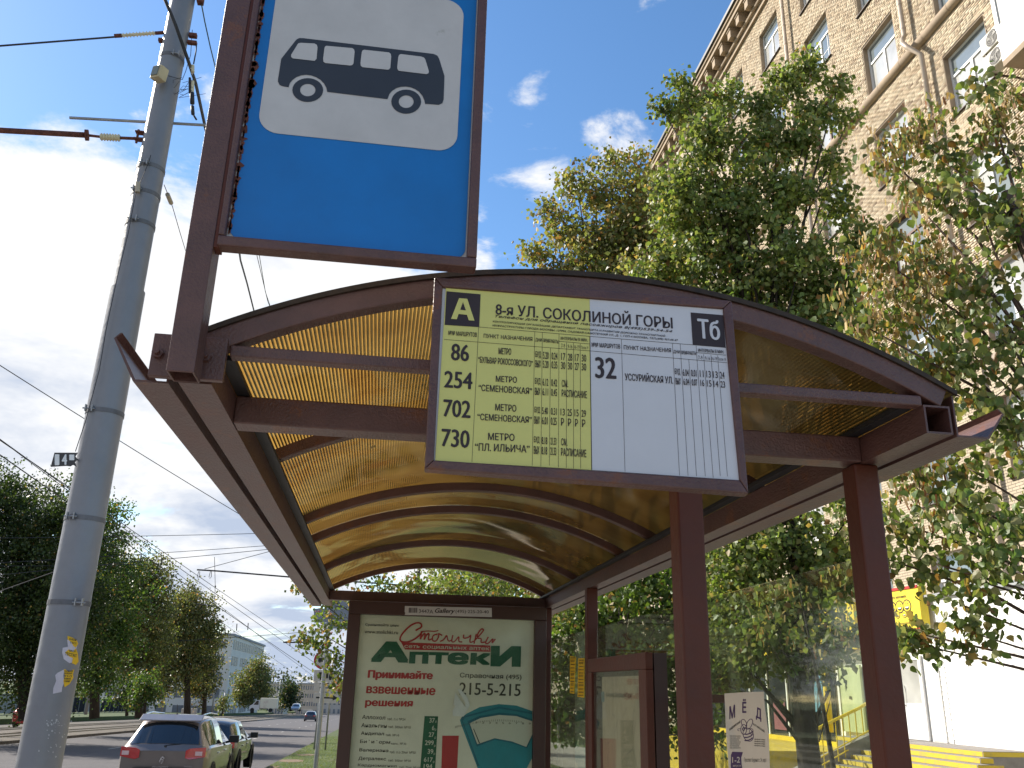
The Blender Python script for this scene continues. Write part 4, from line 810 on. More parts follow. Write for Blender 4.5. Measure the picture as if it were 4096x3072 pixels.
def wire(label, pts, r, cat='wire', group=None, name='wire', m=None, sag=0):
    P = [Vector(p) for p in pts]
    if sag and len(P) == 2:
        a, b = P; P = [a.lerp(b, k/12)-Vector((0, 0, sag*4*(k/12)*(1-k/12))) for k in range(13)]
    mb = MB(); mb.tube(P, r, 5, cap=False); o = mb.build(name, m or M_WIRE); tag(o, label, cat, group); return o
g1 = wire('thin guy wire with an egg insulator on the left side of the pole, ending at the number plate', [pz(910, 935, 6.86), pz(895, 985, 6.86), pz(850, 1090, 6.86), pz(828, 1130, 6.85), pz(812, 1200, 6.84), pz(775, 1400, 6.84), pz(710, 1660, 6.84), P5(640, 480, 6.84), P5(600, 720, 6.84), P5(520, 1020, 6.84), P5(455, 1215, 6.85)], .0035)
g1['label'] = 'thin guy wire from the pole clamp down to the number plate'
mb = MB(); mb.tube([pz(832, 1102, 6.85), pz(829, 1160, 6.85)], .020, 10); e = mb.build('egg_insulator', mat('dirty_porcelain', (.40, .34, .25), .5, var=.3), g1)
g2 = wire('thin wire with an egg insulator leaving the right side of the pole', [pz(990, 1115, 7.0), pz(1010, 1165, 7.2), pz(1040, 1245, 7.5), pz(1085, 1400, 8.2), pz(1120, 1515, 9), pz(1260, 2030, 12), at(1500, 2600, Y=120)], .0035)
mb = MB(); mb.tube([pz(1010, 1172, 7.2), pz(1032, 1225, 7.35)], .020, 10); mb.build('egg_insulator', mat('dirty_porcelain', (.40, .34, .25), .5, var=.3), g2)
wire('thick black cable crossing in front of the pole top', [pz(940, -120, 6.6), pz(1000, 10, 6.6), pz(1060, 150, 6.7), pz(1130, 350, 6.9), pz(1180, 500, 7.4), pz(1238, 770, 8.4), pz(1330, 1130, 10), pz(1445, 1530, 13), P5(1450, 60, 14), P5(1490, 200, 16), P5(1560, 480, 20), at(1520, 2600, Y=120)], .016)
wire('twisted green wire descending from the pole top', [pz(1215, 25, 7.0), pz(1235, 130, 7.3), pz(1270, 290, 7.7), pz(1300, 410, 8.1), pz(1500, 1150, 12), P5(1600, 250, 15), at(1540, 2600, Y=120)], .006, m=mat('green_insulation', (.01, .05, .035), .5))
for i, (a, b, lab) in enumerate((((1540, 1500), (1640, 1800), 'thin wire seen below the stop sign, right of the thick cable'),)):
    wire(lab, [pz(a[0], a[1], 14), at(1071, 1205, Y=16), at(1110, 1300, Y=18), at(1560, 2600, Y=120)], .006)
# overhead network: full-resolution pixels with the depth of each end
OW = 'overhead tram and trolley wires'
def ow(label, a, b, r=.008, sag=.05, grp=None):
    p, q = at(a[0], a[1], Y=a[2]), at(b[0], b[1], Y=b[2]); P = [p.lerp(q, k/12)-Vector((0, 0, sag*4*(k/12)*(1-k/12))) for k in range(13)]
    return wire(label, [p+(p-q)*.7]+P, r, group=grp)
ow('upper diagonal wire running down to the right behind the pole', (-300, 1270, 13), (1200, 2200, 24), .008)
ow('second diagonal wire passing behind the pole lower down', (-300, 1540, 14), (1330, 2700, 42), .008)
ow('thick contact wire running down the street past the tree tops', (-300, 1610, 16), (1360, 2760, 75), .013)
ow('thin contact wire just under the thick one', (-300, 1640, 16), (1240, 2735, 75), .008)
ow('contact wire dotted with droppers above the willow trees', (395, 2030, 24), (1380, 2700, 80), .010)
ow('faint contact wire lowest above the willow trees', (640, 2240, 34), (1330, 2760, 85), .010)
ow('upper span wire across the clouds left of the shelter', (-200, 2154, 32), (1500, 2120, 32), .010)
ow('second span wire across the clouds', (-200, 2262, 34), (1500, 2150, 34), .010)
ow('third span wire with a turnbuckle', (500, 2250, 36), (1400, 2160, 36), .012)
ow('span wire above the white factory', (700, 2565, 90), (1420, 2512, 90), .022)
ow('wire rising across the pole in front of the dark tree', (-100, 2400, 20), (225, 2285, 20), .010, 0)
ow('low span wire in front of the willow trees', (-200, 2262, 40), (640, 2255, 40), .010)
for i, (x, y, d) in enumerate(((565, 2215, 30), (648, 2230, 33), (948, 2495, 60), (993, 2492, 62))):
    wire(['short dropper left of the pair above the willow', 'short dropper right of the pair above the willow', 'short dropper on the left over the factory', 'short dropper on the right over the factory'][i], [at(x, y, Y=d), at(x-2, y+28, Y=d)], .022 if d < 50 else .03, group='droppers on the overhead wires', name='dropper')
BA = empty('trolley_bracket', tuple(at(800, 2278, Y=24)), 'long thin bracket arm with two looped hangers beneath the gutter', 'bracket arm')
mb = MB(); mb.tube([at(788, 2279, Y=24), at(870, 2284, Y=24), at(1160, 2308, Y=24), at(1600, 2340, Y=24)], .020, 8); mb.build('arm', M_WIRE, BA)
for x in (795, 842):
    mb = MB(); mb.tube([at(x, 2285, Y=24), at(x-6, 2308, Y=24), at(x-3, 2314, Y=24), at(x+3, 2308, Y=24), at(x+4, 2285, Y=24)], .008, 5); mb.build('hanger_loop', M_WIRE, BA)
mb = MB(); mb.tube([at(818, 2276, Y=24), at(1100, 2200, Y=24), at(1300, 2150, Y=24)], .008, 5); mb.build('stay', M_WIRE, BA)
mb = MB(); mb.tube([at(858, 2228, Y=24), at(861, 2340, Y=24), at(858, 2420, Y=24)], .007, 5); mb.tube([at(858, 2424, Y=24), at(788, 2415, Y=24)], .014, 5); mb.disc(at(861, 2345, Y=24), .02, (0, 1, 0), 10, .02); mb.build('pull_off', M_WIRE, BA)
B2 = empty('trolley_bracket', tuple(at(1135, 2569, Y=60)), 'small far bracket arm beside the round sign', 'bracket arm')
mb = MB(); mb.tube([at(1133, 2569, Y=60), at(1330, 2572, Y=60)], .05, 6); mb.tube([at(1140, 2567, Y=60), at(1250, 2545, Y=60)], .015, 5); mb.build('arm', M_WIRE, B2)
for x in (1160, 1194): mb = MB(); mb.tube([at(x, 2572, Y=60), at(x, 2584, Y=60)], .03, 5); mb.build('hanger_loop', M_WIRE, B2)
# ------------------------------------------------------------------ the brick apartment building
BX = 15.0
M_BRK = leaf_mat('buff_brick', 0.0, .85)
M_WALLB = None
def brick_wall_mat():
    m, nt, p = node_mat('brick_wall_far'); N, L = nt.nodes, nt.links
    tc = N.new('ShaderNodeTexCoord'); sp = N.new('ShaderNodeSeparateXYZ'); L.new(tc.outputs['Object'], sp.inputs[0]); cb = N.new('ShaderNodeCombineXYZ'); L.new(sp.outputs[1], cb.inputs[0]); L.new(sp.outputs[2], cb.inputs[1])
    b = N.new('ShaderNodeTexBrick'); b.inputs['Scale'].default_value = 1; b.inputs['Brick Width'].default_value = .26; b.inputs['Row Height'].default_value = .077; b.inputs['Mortar Size'].default_value = .007
    b.inputs['Color1'].default_value = (.44, .36, .26, 1); b.inputs['Color2'].default_value = (.51, .43, .32, 1); b.inputs['Mortar'].default_value = (.10, .08, .06, 1); L.new(cb.outputs[0], b.inputs['Vector'])
    L.new(b.outputs[0], p.inputs['Base Color']); p.inputs['Roughness'].default_value = .9; return m
M_FARB = brick_wall_mat(); M_MORT = mat('mortar', (.075, .06, .045), .95, var=.2, scale=3)
M_STONE = mat('tan_plaster', (.34, .26, .18), .8, var=.2, scale=2, bump=.3); M_ZINC = mat('painted_downpipe', (.46, .38, .30), .45, metal=.2, var=.12, scale=3)
M_TINW = mat('white_plastic', (.74, .74, .73), .4, var=.03); M_TINB = mat('brown_tin', (.055, .035, .025), .6); M_ROOF = mat('dark_roof_tin', (.03, .03, .03), .5)
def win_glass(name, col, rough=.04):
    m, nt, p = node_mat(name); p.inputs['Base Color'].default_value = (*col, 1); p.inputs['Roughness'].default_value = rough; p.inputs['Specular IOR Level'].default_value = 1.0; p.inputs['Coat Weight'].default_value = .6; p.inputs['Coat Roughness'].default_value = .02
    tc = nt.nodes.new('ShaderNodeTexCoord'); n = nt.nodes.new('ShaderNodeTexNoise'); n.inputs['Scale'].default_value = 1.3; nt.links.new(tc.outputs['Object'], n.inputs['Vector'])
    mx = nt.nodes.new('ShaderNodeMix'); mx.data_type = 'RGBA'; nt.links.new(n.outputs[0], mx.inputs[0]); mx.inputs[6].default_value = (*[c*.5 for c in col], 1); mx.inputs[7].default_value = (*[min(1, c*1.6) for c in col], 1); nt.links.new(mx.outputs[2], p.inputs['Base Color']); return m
M_WG = win_glass('window_glass_sky_tone', (.16, .19, .20)); M_WC = win_glass('window_glass_curtain', (.40, .40, .38), .12)  # pale mottled base colours carry painted sky reflection as well as curtains
AP = empty('apartment_building', (15, 30, gz(0, 30)), 'tall buff brick apartment building with white windows, downpipes and bracketed cornice', 'building')
Y0b, Y1b, ZR = 6.0, 96.0, 32.0
cols = [18+3.75*k for k in range(-3, 21)]; tops = [19.3+3.45*k for k in range(-4, 4)]
WW, WH = 1.82, 2.10
wins = [(y-WW/2, y+WW/2, t-WH, t) for y in cols for t in tops]
# brick skin: wall panels between openings (set 18 mm behind the face of the laid bricks)
RY0, RY1, RZ0, RZ1 = 13.0, 34.0, 11.5, 31.3
mb = MB(); mb2 = MB()
ys = sorted({Y0b, Y1b, RY0, RY1} | {v for w in wins for v in w[:2]}); zs = sorted({-1.5, ZR, RZ0, RZ1} | {v for w in wins for v in w[2:]})
def inwin(y, z): return any(a < y < b and c < z < d for a, b, c, d in wins)
for a, b in zip(ys, ys[1:]):
    for c, d in zip(zs, zs[1:]):
        if inwin((a+b)/2, (c+d)/2): continue
        inr = RY0 < (a+b)/2 < RY1 and RZ0 < (c+d)/2 < RZ1; x = BX+.014 if inr else BX
        (mb2 if inr else mb).poly([(x, b, c), (x, a, c), (x, a, d), (x, b, d)])
mb.poly([(BX, Y0b, -1.5), (BX+14, Y0b, -1.5), (BX+14, Y0b, ZR), (BX, Y0b, ZR)]); mb.poly([(BX, Y1b, -1.5), (BX, Y1b, ZR), (BX+14, Y1b, ZR), (BX+14, Y1b, -1.5)]); mb.poly([(BX+14, Y0b, -1.5), (BX+14, Y1b, -1.5), (BX+14, Y1b, ZR), (BX+14, Y0b, ZR)])
mb.build('wall', M_FARB, AP); mb2.build('mortar_wall', M_MORT, AP)
# laid bricks
bw, bh, px_, pz_ = .248, .062, .262, .077
B = []
row = 0; z = RZ0
while z+bh < RZ1:
    y = RY0+(row % 2)*px_/2
    while y+bw < RY1:
        if (row % 6 == 3): segs = [(y, bw*.47), (y+px_*.5, bw*.47)]
        else: segs = [(y, bw)]
        for (a, w_) in segs:
            cut = False
            for (c0, c1, d0, d1) in wins:
                if a+w_ > c0 and a < c1 and z+bh > d0 and z < d1:
                    if a < c0 < a+w_ and c0-a > .05: w_ = c0-a-.001; 
                    elif a < c1 < a+w_ and a+w_-c1 > .05: w_ = a+w_-c1-.001; a = c1+.001
                    else: cut = True
                    break
            if not cut: B.append((a, z, w_))
        y += px_
    z += pz_; row += 1
B = np.array(B); nb = len(B); rb = np.random.default_rng(3)
ctr = np.stack([np.full(nb, BX), B[:, 0]+B[:, 2]/2, B[:, 1]+bh/2], 1); rel = ctr-np.array(CAM)
RT, UP, FW = np.array(rt), np.array(up), np.array(fw); dep = rel@FW; sx = 2048+F*(rel@RT)/dep; sy = 1536-F*(rel@UP)/dep
score = np.linalg.norm(rel, axis=1)+np.where((sx < 3990) & (sx > 3300) & (sy > 30) & (sy < 1000) & (ctr[:, 2] > 15.9), 0, 1e3)
order = np.argsort(score); near = set(order[:290].tolist())
xf = BX-rb.uniform(-.003, .004, nb); tint = np.array([(.48, .385, .265), (.54, .455, .33), (.39, .30, .20), (.50, .415, .295), (.27, .20, .135)])[np.minimum(rb.integers(0, 17, nb)//4, 4)]*(1+rb.uniform(-.14, .14, (nb, 1)))
far = np.array([i for i in range(nb) if i not in near]); m_ = len(far)
b_ = B[far]; X0 = xf[far]; X1 = np.full(m_, BX+.016); Ya = b_[:, 0]; Yb = b_[:, 0]+b_[:, 2]; Za = b_[:, 1]; Zb = b_[:, 1]+bh
V = np.stack([np.stack(v, 1) for v in ((X0, Ya, Za), (X0, Yb, Za), (X0, Yb, Zb), (X0, Ya, Zb), (X1, Ya, Za), (X1, Yb, Za), (X1, Yb, Zb), (X1, Ya, Zb))], 1)
fa = np.array([(0, 3, 2, 1), (0, 1, 5, 4), (1, 2, 6, 5), (2, 3, 7, 6), (3, 0, 4, 7)]); idx = (fa[None]+(np.arange(m_)*8)[:, None, None]).reshape(-1)
me = bpy.data.meshes.new('bricks'); me.vertices.add(m_*8); me.vertices.foreach_set('co', V.reshape(-1).astype('f4')); me.loops.add(len(idx)); me.loops.foreach_set('vertex_index', idx.astype('i4')); me.polygons.add(m_*5); me.polygons.foreach_set('loop_start', (np.arange(m_*5)*4).astype('i4'))
ca = me.color_attributes.new('tint', 'FLOAT_COLOR', 'POINT'); c4 = np.ones((m_, 4)); c4[:, :3] = tint[far]; ca.data.foreach_set('color', np.repeat(c4, 8, axis=0).reshape(-1).astype('f4')); me.materials.append(M_BRK); me.update(calc_edges=True)
o = bpy.data.objects.new('bricks', me); COL.objects.link(o); o.parent = AP; o.matrix_parent_inverse = Matrix.Translation(-abs_loc(AP)); o['kind'] = 'stuff'
bp = {}
for i in near:
    key = (round(float(B[i, 2]), 2), int(rb.integers(0, 4)))
    if key not in bp:
        w_ = float(B[i, 2]); q = MB(); q.box((0, 0, 0), (.018, w_, bh)); q.f = q.f[:]; mm = bpy.data.meshes.new('brick'); mm.from_pydata(q.v, [], q.f); cc = mm.color_attributes.new('tint', 'FLOAT_COLOR', 'POINT'); cc.data.foreach_set('color', np.tile(np.append(tint[i], 1), 8).astype('f4')); mm.materials.append(M_BRK); bp[key] = mm
    o = bpy.data.objects.new('brick', bp[key]); COL.objects.link(o); o.parent = AP; o.location = Vector((float(xf[i]), float(B[i, 0]), float(B[i, 1])))-AP.location
# reveals, frames, panes, sills
W0 = {}
def window_set(kind):
    r = MB(); f = MB(); w, h = WW, WH; t = .24
    r.mi = 0
    for (A, Bq) in (((0, 0, -.001), (t, .02, h)), ((0, w-.02, -.001), (t, w, h)), ((0, .0205, h-.02), (t, w-.0205, h)), ((0, .0205, 0), (t, w-.0205, .02))): r.box(A, Bq)
    f.box((t-.07, .021, .021), (t, .085, h-.021)); f.box((t-.07, w-.085, .021), (t, w-.021, h-.021)); f.box((t-.07, .0855, h-.085), (t, w-.0855, h-.021)); f.box((t-.07, .0855, .021), (t, w-.0855, .085))
    f.box((t-.075, .0855, h*.66-.035), (t-.001, w-.0855, h*.66+.035)); f.box((t-.078, w*.5-.045, .0855), (t-.002, w*.5+.045, h*.66-.0355))
    panes = [(.0855, w-.0855, h*.66+.0355, h-.0855), (.0855, w*.5-.0455, .0855, h*.66-.0355), (w*.5+.0455, w-.0855, .0855, h*.66-.0355)]
    sill = MB(); sill.box((-.07, -.05, -.03), (.02, w+.05, -.002))
    P = []
    for i, (a, b, c, d) in enumerate(panes): q = MB(); q.box((t-.035, a, c), (t-.028, b, d)); P.append(q)
    gap = [(-1, -1)]
    mull = MB()
    if kind == 1: mull.box((t-.045, .5*w/2-.01, .0855), (t-.0355, .5*w/2+.01, h*.66-.036)); mull.box((t-.046, .0855, h*.33-.01), (t-.036, w*.5-.0455, h*.33+.01))
    return r, f, P, sill, mull
M_FRB = mat('brown_wood_frame', (.10, .035, .02), .5)
protos = {}
for kd in (0, 1):
    r, f, P, s_, mu = window_set(kd); protos[kd] = None
first = {}
nwin = 0
for (a, b, c, d) in wins:
    if a > 60: kd = 0
    kd = 1 if rb.random() < .35 else 0
    loc = (BX, a, c)
    if kd not in first:
        r, f, P, s_, mu = window_set(kd)
        sh = lambda q: MB.build
        def bl_(q, n, m, par, kind=None):
            me = bpy.data.meshes.new(n); me.from_pydata(q.v, [], q.f); me.materials.append(m); return (n, me)
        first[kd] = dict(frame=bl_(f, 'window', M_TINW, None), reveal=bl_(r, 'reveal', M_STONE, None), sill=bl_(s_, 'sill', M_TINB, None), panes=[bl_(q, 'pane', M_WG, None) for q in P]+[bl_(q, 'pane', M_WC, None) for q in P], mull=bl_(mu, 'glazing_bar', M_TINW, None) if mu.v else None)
    D_ = first[kd]
    fo = bpy.data.objects.new('window', D_['frame'][1]); COL.objects.link(fo); fo.parent = AP; fo.location = Vector(loc)-AP.location
    if rb.random() < .08 or (abs(a-24.67) < .1 and abs(d-22.75) < .1): fo.material_slots[0].link = 'OBJECT'; fo.material_slots[0].material = M_FRB; fo['label'] = 'brown framed window'
    for nm in ('reveal', 'sill', 'mull'):
        if D_[nm] is None: continue
        q = bpy.data.objects.new(D_[nm][0], D_[nm][1]); COL.objects.link(q); q.parent = fo
    cset = 3 if rb.random() < .3 else 0
    for i in range(3):
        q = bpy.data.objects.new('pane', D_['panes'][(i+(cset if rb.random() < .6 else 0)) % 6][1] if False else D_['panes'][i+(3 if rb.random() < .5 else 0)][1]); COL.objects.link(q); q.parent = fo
    nwin += 1
# belt course, cornice with brackets, roof edge
mb = MB(); n = 12; P = []
for k in range(n+1):
    a = math.pi*(k/n)-math.pi/2; P.append((BX-.02-.16*math.cos(a), 20.53+.17*math.sin(a)))
seg = 1.22; yy = Y0b
V_ = []
while yy < 60:
    y2_ = yy+seg-.012; nn = len(mb.v); mb.add([(x, yy, z) for x, z in P]+[(x, y2_, z) for x, z in P], [(i, n+1+i, n+2+i, i+1) for i in range(n)]+[tuple(range(n+1)), tuple(n+1+i for i in range(n, -1, -1))]); yy += seg
mb.build('belt_course', M_STONE, AP)
mb = MB(); mb.box((BX-.62, Y0b, 31.72), (BX, Y1b, 31.95)); mb.box((BX-.70, Y0b, 31.951), (BX, Y1b, 32.12)); mb.build('cornice', M_STONE, AP)
mb = MB(); mb.box((BX-.80, Y0b, 32.121), (BX+14, Y1b, 32.30)); mb.build('roof_edge', M_ROOF, AP)
mb = MB(); mb.box((BX-.12, Y0b, 30.72), (BX-.001, Y1b, 30.95)); mb.tube([(BX-.2, Y0b, 31.03), (BX-.2, Y1b, 31.03)], .085, 8); mb.build('frieze', M_STONE, AP)
mbm = MB(); mbm.box((0, 0, 0), (.50, .34, .42)); mbm.box((-.04, -.03, .421), (.50, .37, .52)); me = None; y = Y0b+.5
while y < 95:
    if me is None: me = bpy.data.meshes.new('cornice_bracket'); me.from_pydata(mbm.v, [], mbm.f); me.materials.append(M_STONE)
    o = bpy.data.objects.new('cornice_bracket', me); COL.objects.link(o); o.parent = AP; o.location = Vector((BX-.51, y, 31.19))-AP.location; y += 1.02
def downpipe(pts, r=.075):
    mb = MB(); mb.tube(pts, r, 14); o = mb.build('downpipe', M_ZINC, AP, smooth=True)
    q = MB(); z = pts[-1][2]
    for a, b in zip(pts, pts[1:]):
        a, b = Vector(a), Vector(b)
        if abs(a.z-b.z) < 2: continue
        k = int(abs(a.z-b.z)/.95)
        for i in range(1, k+1): c = a.lerp(b, i/(k+.3)); q.disc(c, r+.012, (b-a), 14, .04)
    q.build('pipe_collar', M_ZINC, o)
downpipe([(14.78, 20.1, 31.6), (14.78, 20.1, 21.1), (14.70, 20.12, 20.95), (14.50, 19.85, 20.55), (14.50, 19.62, 20.2), (14.80, 19.5, 19.9), (14.80, 19.4, 3.5)])
downpipe([(14.78, 27.45, 31.6), (14.78, 27.4, 21.1), (14.55, 27.2, 20.7), (14.55, 27.2, 20.3), (14.80, 26.9, 19.9), (14.80, 26.8, 3.5)])
downpipe([(14.78, 42.4, 31.6), (14.78, 42.2, 3.5)])
# glazed balcony
BL = MB(); 
M_SID = mat('white_siding', (.78, .77, .74), .5, var=.03)
bx0, by0, by1 = 14.0, 12.3, 15.62
q = MB(); q.box((bx0, by0, 16.22), (BX, by1, 16.38)); bal = q.build('balcony', M_STONE, AP)
q = MB()
for i in range(8): z0_ = 16.381+i*.115; q.box((bx0-(.008 if i % 2 else 0), by0, z0_), (BX-.001, by1, z0_+.112))
q.build('siding_board', M_SID, bal)['kind'] = 'stuff'
q = MB(); q.box((bx0-.02, by0, 17.302), (BX-.001, by1+.01, 17.36)); q.box((bx0-.01, by1-.11, 17.361), (bx0+.10, by1, 19.2)); q.box((bx0-.01, by1-1.3, 17.361), (bx0+.06, by1-1.2, 19.2)); q.box((bx0-.01, by1-2.5, 17.361), (bx0+.06, by1-2.4, 19.2)); q.box((bx0-.02, by0, 19.201), (BX-.001, by1+.01, 19.4)); q.build('balcony_frame', M_TINW, bal)
q = MB(); q.box((bx0+.03, by0, 17.361), (bx0+.036, by1-.1, 19.2)); q.build('balcony_glass', M_WC, bal)
# air conditioners
for i, (zc_, lab) in enumerate(((17.42, 'upper of two white air conditioner units beside the balcony'), (16.86, 'lower of two white air conditioner units beside the balcony'))):
    AC = empty('air_conditioner', (14.25, 16.05, zc_), lab, 'air conditioner', 'air conditioners by the balcony'); x_ = 14.15
    q = MB(); q.box((x_, 15.66, zc_-.24), (x_+.28, 16.42, zc_+.25)); q.build('casing', mat('ac_cream', (.42, .40, .34), .5, var=.04), AC, bevel=.015)
    q = MB(); q.disc((x_-.001, 15.98, zc_), .215, (-1, 0, 0), 24, .004); q.build('fan_opening', mat('ac_fan_dark', (.025, .022, .02), .6), AC)
    q = MB()
    for k in range(3): a = k*2.09+.4; q.prism([(x_-.010, 15.98+.03*math.cos(a-1.2), zc_+.03*math.sin(a-1.2)), (x_-.010, 15.98+.17*math.cos(a-.3), zc_+.17*math.sin(a-.3)), (x_-.010, 15.98+.18*math.cos(a+.35), zc_+.18*math.sin(a+.35))], (-.004, 0, 0))
    q.disc((x_-.012, 15.98, zc_), .05, (-1, 0, 0), 14, .01); q.build('fan', mat('fan_grey', (.2, .19, .17), .5), AC)
    q = MB()
    for rr in (.07, .12, .17, .215): q.disc((x_-.024, 15.98, zc_), rr+.003, (-1, 0, 0), 24, .004, r0=rr-.003)
    for k in range(8): a = k*math.pi/4; q.tube([(x_-.026, 15.98, zc_), (x_-.026, 15.98+.215*math.cos(a), zc_+.215*math.sin(a))], .003, 4)
    q.build('grille', mat('grille_grey', (.16, .15, .13), .5), AC); q = MB(); q.box((x_+.02, 15.72, zc_-.29), (BX, 15.76, zc_-.245)); q.box((x_+.02, 16.30, zc_-.29), (BX, 16.34, zc_-.245)); q.build('bracket', M_TINB, AC)
# ------------------------------------------------------------------ ground floor extension: white siding wall, shop, steps
EX = 14.0; TZ = .70
SHP = empty('shop_building', (EX, 24, TZ), 'single storey white siding shop front with a glazed door and yellow fascia', 'shop')
M_YEL = mat('shop_yellow', (.72, .52, .03), .5, var=.08, scale=3); M_YSTEP = mat('step_yellow_paint', (.58, .42, .035), .7, col2=(.40, .31, .10), thr=(.5, .7), scale=5, bump=.3)
mb = MB(); z = TZ
nb_ = 0; me = None
for (ya, yb) in ((9.0, 21.12),):
    z = TZ+.10
    while z < 4.15:
        q = MB(); q.add([(EX, ya, z), (EX, yb, z), (EX, yb, z+.118), (EX, ya, z+.118), (EX-.014, ya, z), (EX-.014, yb, z), (EX-.002, yb, z+.118), (EX-.002, ya, z+.118)], [(4, 7, 6, 5), (0, 4, 5, 1), (3, 2, 6, 7), (0, 3, 7, 4), (1, 5, 6, 2)]); q.build('siding_board', M_SID, SHP); z += .12
z = TZ+.02
while z < 3.4:
    for (ya, yb) in ((21.20, 21.50), (21.62, 22.10), (23.42, 24.4)):
        q = MB(); q.add([(EX+.10, ya, z), (EX+.10, yb, z), (EX+.10, yb, z+.118), (EX+.10, ya, z+.118), (EX+.086, ya, z), (EX+.086, yb, z), (EX+.098, yb, z+.118), (EX+.098, ya, z+.118)], [(4, 7, 6, 5), (0, 4, 5, 1), (3, 2, 6, 7), (0, 3, 7, 4), (1, 5, 6, 2)]); q.build('siding_board', M_SID, SHP)
    z += .12
for A_, B_q in (((EX-.02, 21.121, TZ), (EX+.11, 21.195, 4.2)), ((EX+.06, 21.505, TZ), (EX+.12, 21.615, 3.44)), ((EX+.06, 24.405, TZ), (EX+.12, 24.50, 3.44))): mb = MB(); mb.box(A_, B_q); mb.build('corner_trim', M_SID, SHP)
mb = MB(); mb.box((EX+.001, 9, -1.3), (BX-.002, 21.1, 4.16)); mb.box((EX+.101, 21.1, -1.3), (BX-.002, 38, 4.16)); mb.build('core', M_SID, SHP)
mb = MB(); mb.box((EX-.10, 9, 4.161), (BX-.003, 38, 4.26)); mb.build('roof', mat('grey_tin', (.35, .36, .37), .5), SHP)
mb = MB(); mb.box((EX-.03, 9, TZ), (EX-.001, 21.0, TZ+.098)); mb.build('plinth', M_SID, SHP)
DR = MB(); y0_, y1_ = 22.2, 23.32; xd = EX+.03
for A, Bq in (((xd, y0_, TZ+.01), (xd+.06, y0_+.12, 2.80)), ((xd, y1_-.12, TZ+.01), (xd+.06, y1_, 2.80)), ((xd, y0_+.1205, 2.68), (xd+.06, y1_-.1205, 2.80)), ((xd, y0_+.1205, 1.50), (xd+.06, y1_-.1205, 1.60)), ((xd+.01, y0_+.1205, TZ+.01), (xd+.05, y1_-.1205, 1.4995))): DR.box(A, Bq)
dr = DR.build('door', M_TINW, SHP, bevel=.006)
mb = MB(); mb.box((xd+.02, y0_+.12, 1.60), (xd+.027, y1_-.12, 2.68)); mb.build('door_glass', M_WC, dr)
mb = MB(); mb.tube([(xd-.005, y1_-.22, 1.55), (xd-.06, y1_-.22, 1.58), (xd-.06, y1_-.22, 2.02), (xd-.005, y1_-.22, 2.05)], .018, 8); mb.build('handle', M_TINW, dr, smooth=True)
# sign box over the door
AW = empty('shop_sign', (13.8, 22.4, 3.5), 'yellow shop sign with five grinning round faces over the white door', 'sign')
mb = MB(); P = [(13.98, 23.6, 3.46), (13.98, 21.45, 3.44), (13.80, 21.52, 3.43), (13.62, 23.5, 3.42)]
mb.add([(x, y, z) for x, y, z in P]+[(x, y, 4.5) for x, y, z in P], [(0, 1, 2, 3), (7, 6, 5, 4), (0, 4, 5, 1), (1, 5, 6, 2), (2, 6, 7, 3), (3, 7, 4, 0)]); mb.build('box', mat('sign_yellow', (.80, .62, .05), .45, var=.05), AW)
fa_, fb_ = Vector((13.80, 21.52, 0)), Vector((13.62, 23.5, 0)); dn = (fb_-fa_).normalized(); nn_ = Vector((-dn.y, dn.x, 0)); nn_ = nn_ if nn_.x < 0 else -nn_
def sgn(u, z, l=.004): return fb_-dn*u+nn_*l+Vector((0, 0, z))      # u runs from the far end towards the near end
mb = MB(); mb.prism([sgn(0, 3.42, .002), sgn(1.98, 3.43, .002), sgn(1.98, 3.455, .002), sgn(0, 3.445, .002)], nn_*.01); mb.prism([sgn(0, 4.46, .002), sgn(1.98, 4.46, .002), sgn(1.98, 4.53, .002), sgn(0, 4.53, .002)], nn_*.02); mb.build('red_edging', mat('sign_red', (.45, .03, .03), .5), AW)
mb = MB(); mf = MB(); mm2 = MB()
for (u, z, r) in ((.88, 4.02, .17), (1.18, 4.03, .17), (1.48, 4.03, .17), (1.06, 3.83, .10), (1.34, 3.83, .10)):
    cir = lambda rr, l, q: q.poly([sgn(u+rr*math.cos(2*math.pi*k/22), z+rr*math.sin(2*math.pi*k/22), l) for k in range(22)])
    cir(r, .004, mb); cir(r*.82, .006, mf)
    q = [sgn(u+r*.55*math.cos(a), z-r*.08+r*.52*math.sin(a), .008) for a in [math.pi+math.pi*k/10 for k in range(11)]]; mb.poly(q)
    q = [sgn(u+r*.45*math.cos(a), z-r*.12+r*.2*math.sin(a), .010) for a in [math.pi+math.pi*k/10 for k in range(11)]]; mm2.poly(q)
    for e in (-.28, .28):
        pts = [(u+r*(e+.16*math.cos(a)), z+r*(.22+.14*math.sin(a))) for a in (0.2, 1.0, 1.57, 2.1, 2.9)]
        for (a1, b1), (a2, b2) in zip(pts, pts[1:]): mb.poly([sgn(a1, b1-.008, .008), sgn(a2, b2-.008, .008), sgn(a2, b2+.008, .008), sgn(a1, b1+.008, .008)])
text_in(mb, 'сеть магазинов', lambda u, v: sgn(.86+.62*u, 4.25+.06*v), 0, 0, 1, 1, .02); text_in(mb, 'zdeshnieceni.ru', lambda u, v: sgn(.80+.85*u, 3.56+.085*v), 0, 0, 1, 1, 0)
mb.build('black_lettering', M_INK, AW); mf.build('face_logo', mat('face_yellow', (.78, .62, .04), .5), AW); mm2.build('teeth_logo', M_TINW, AW)
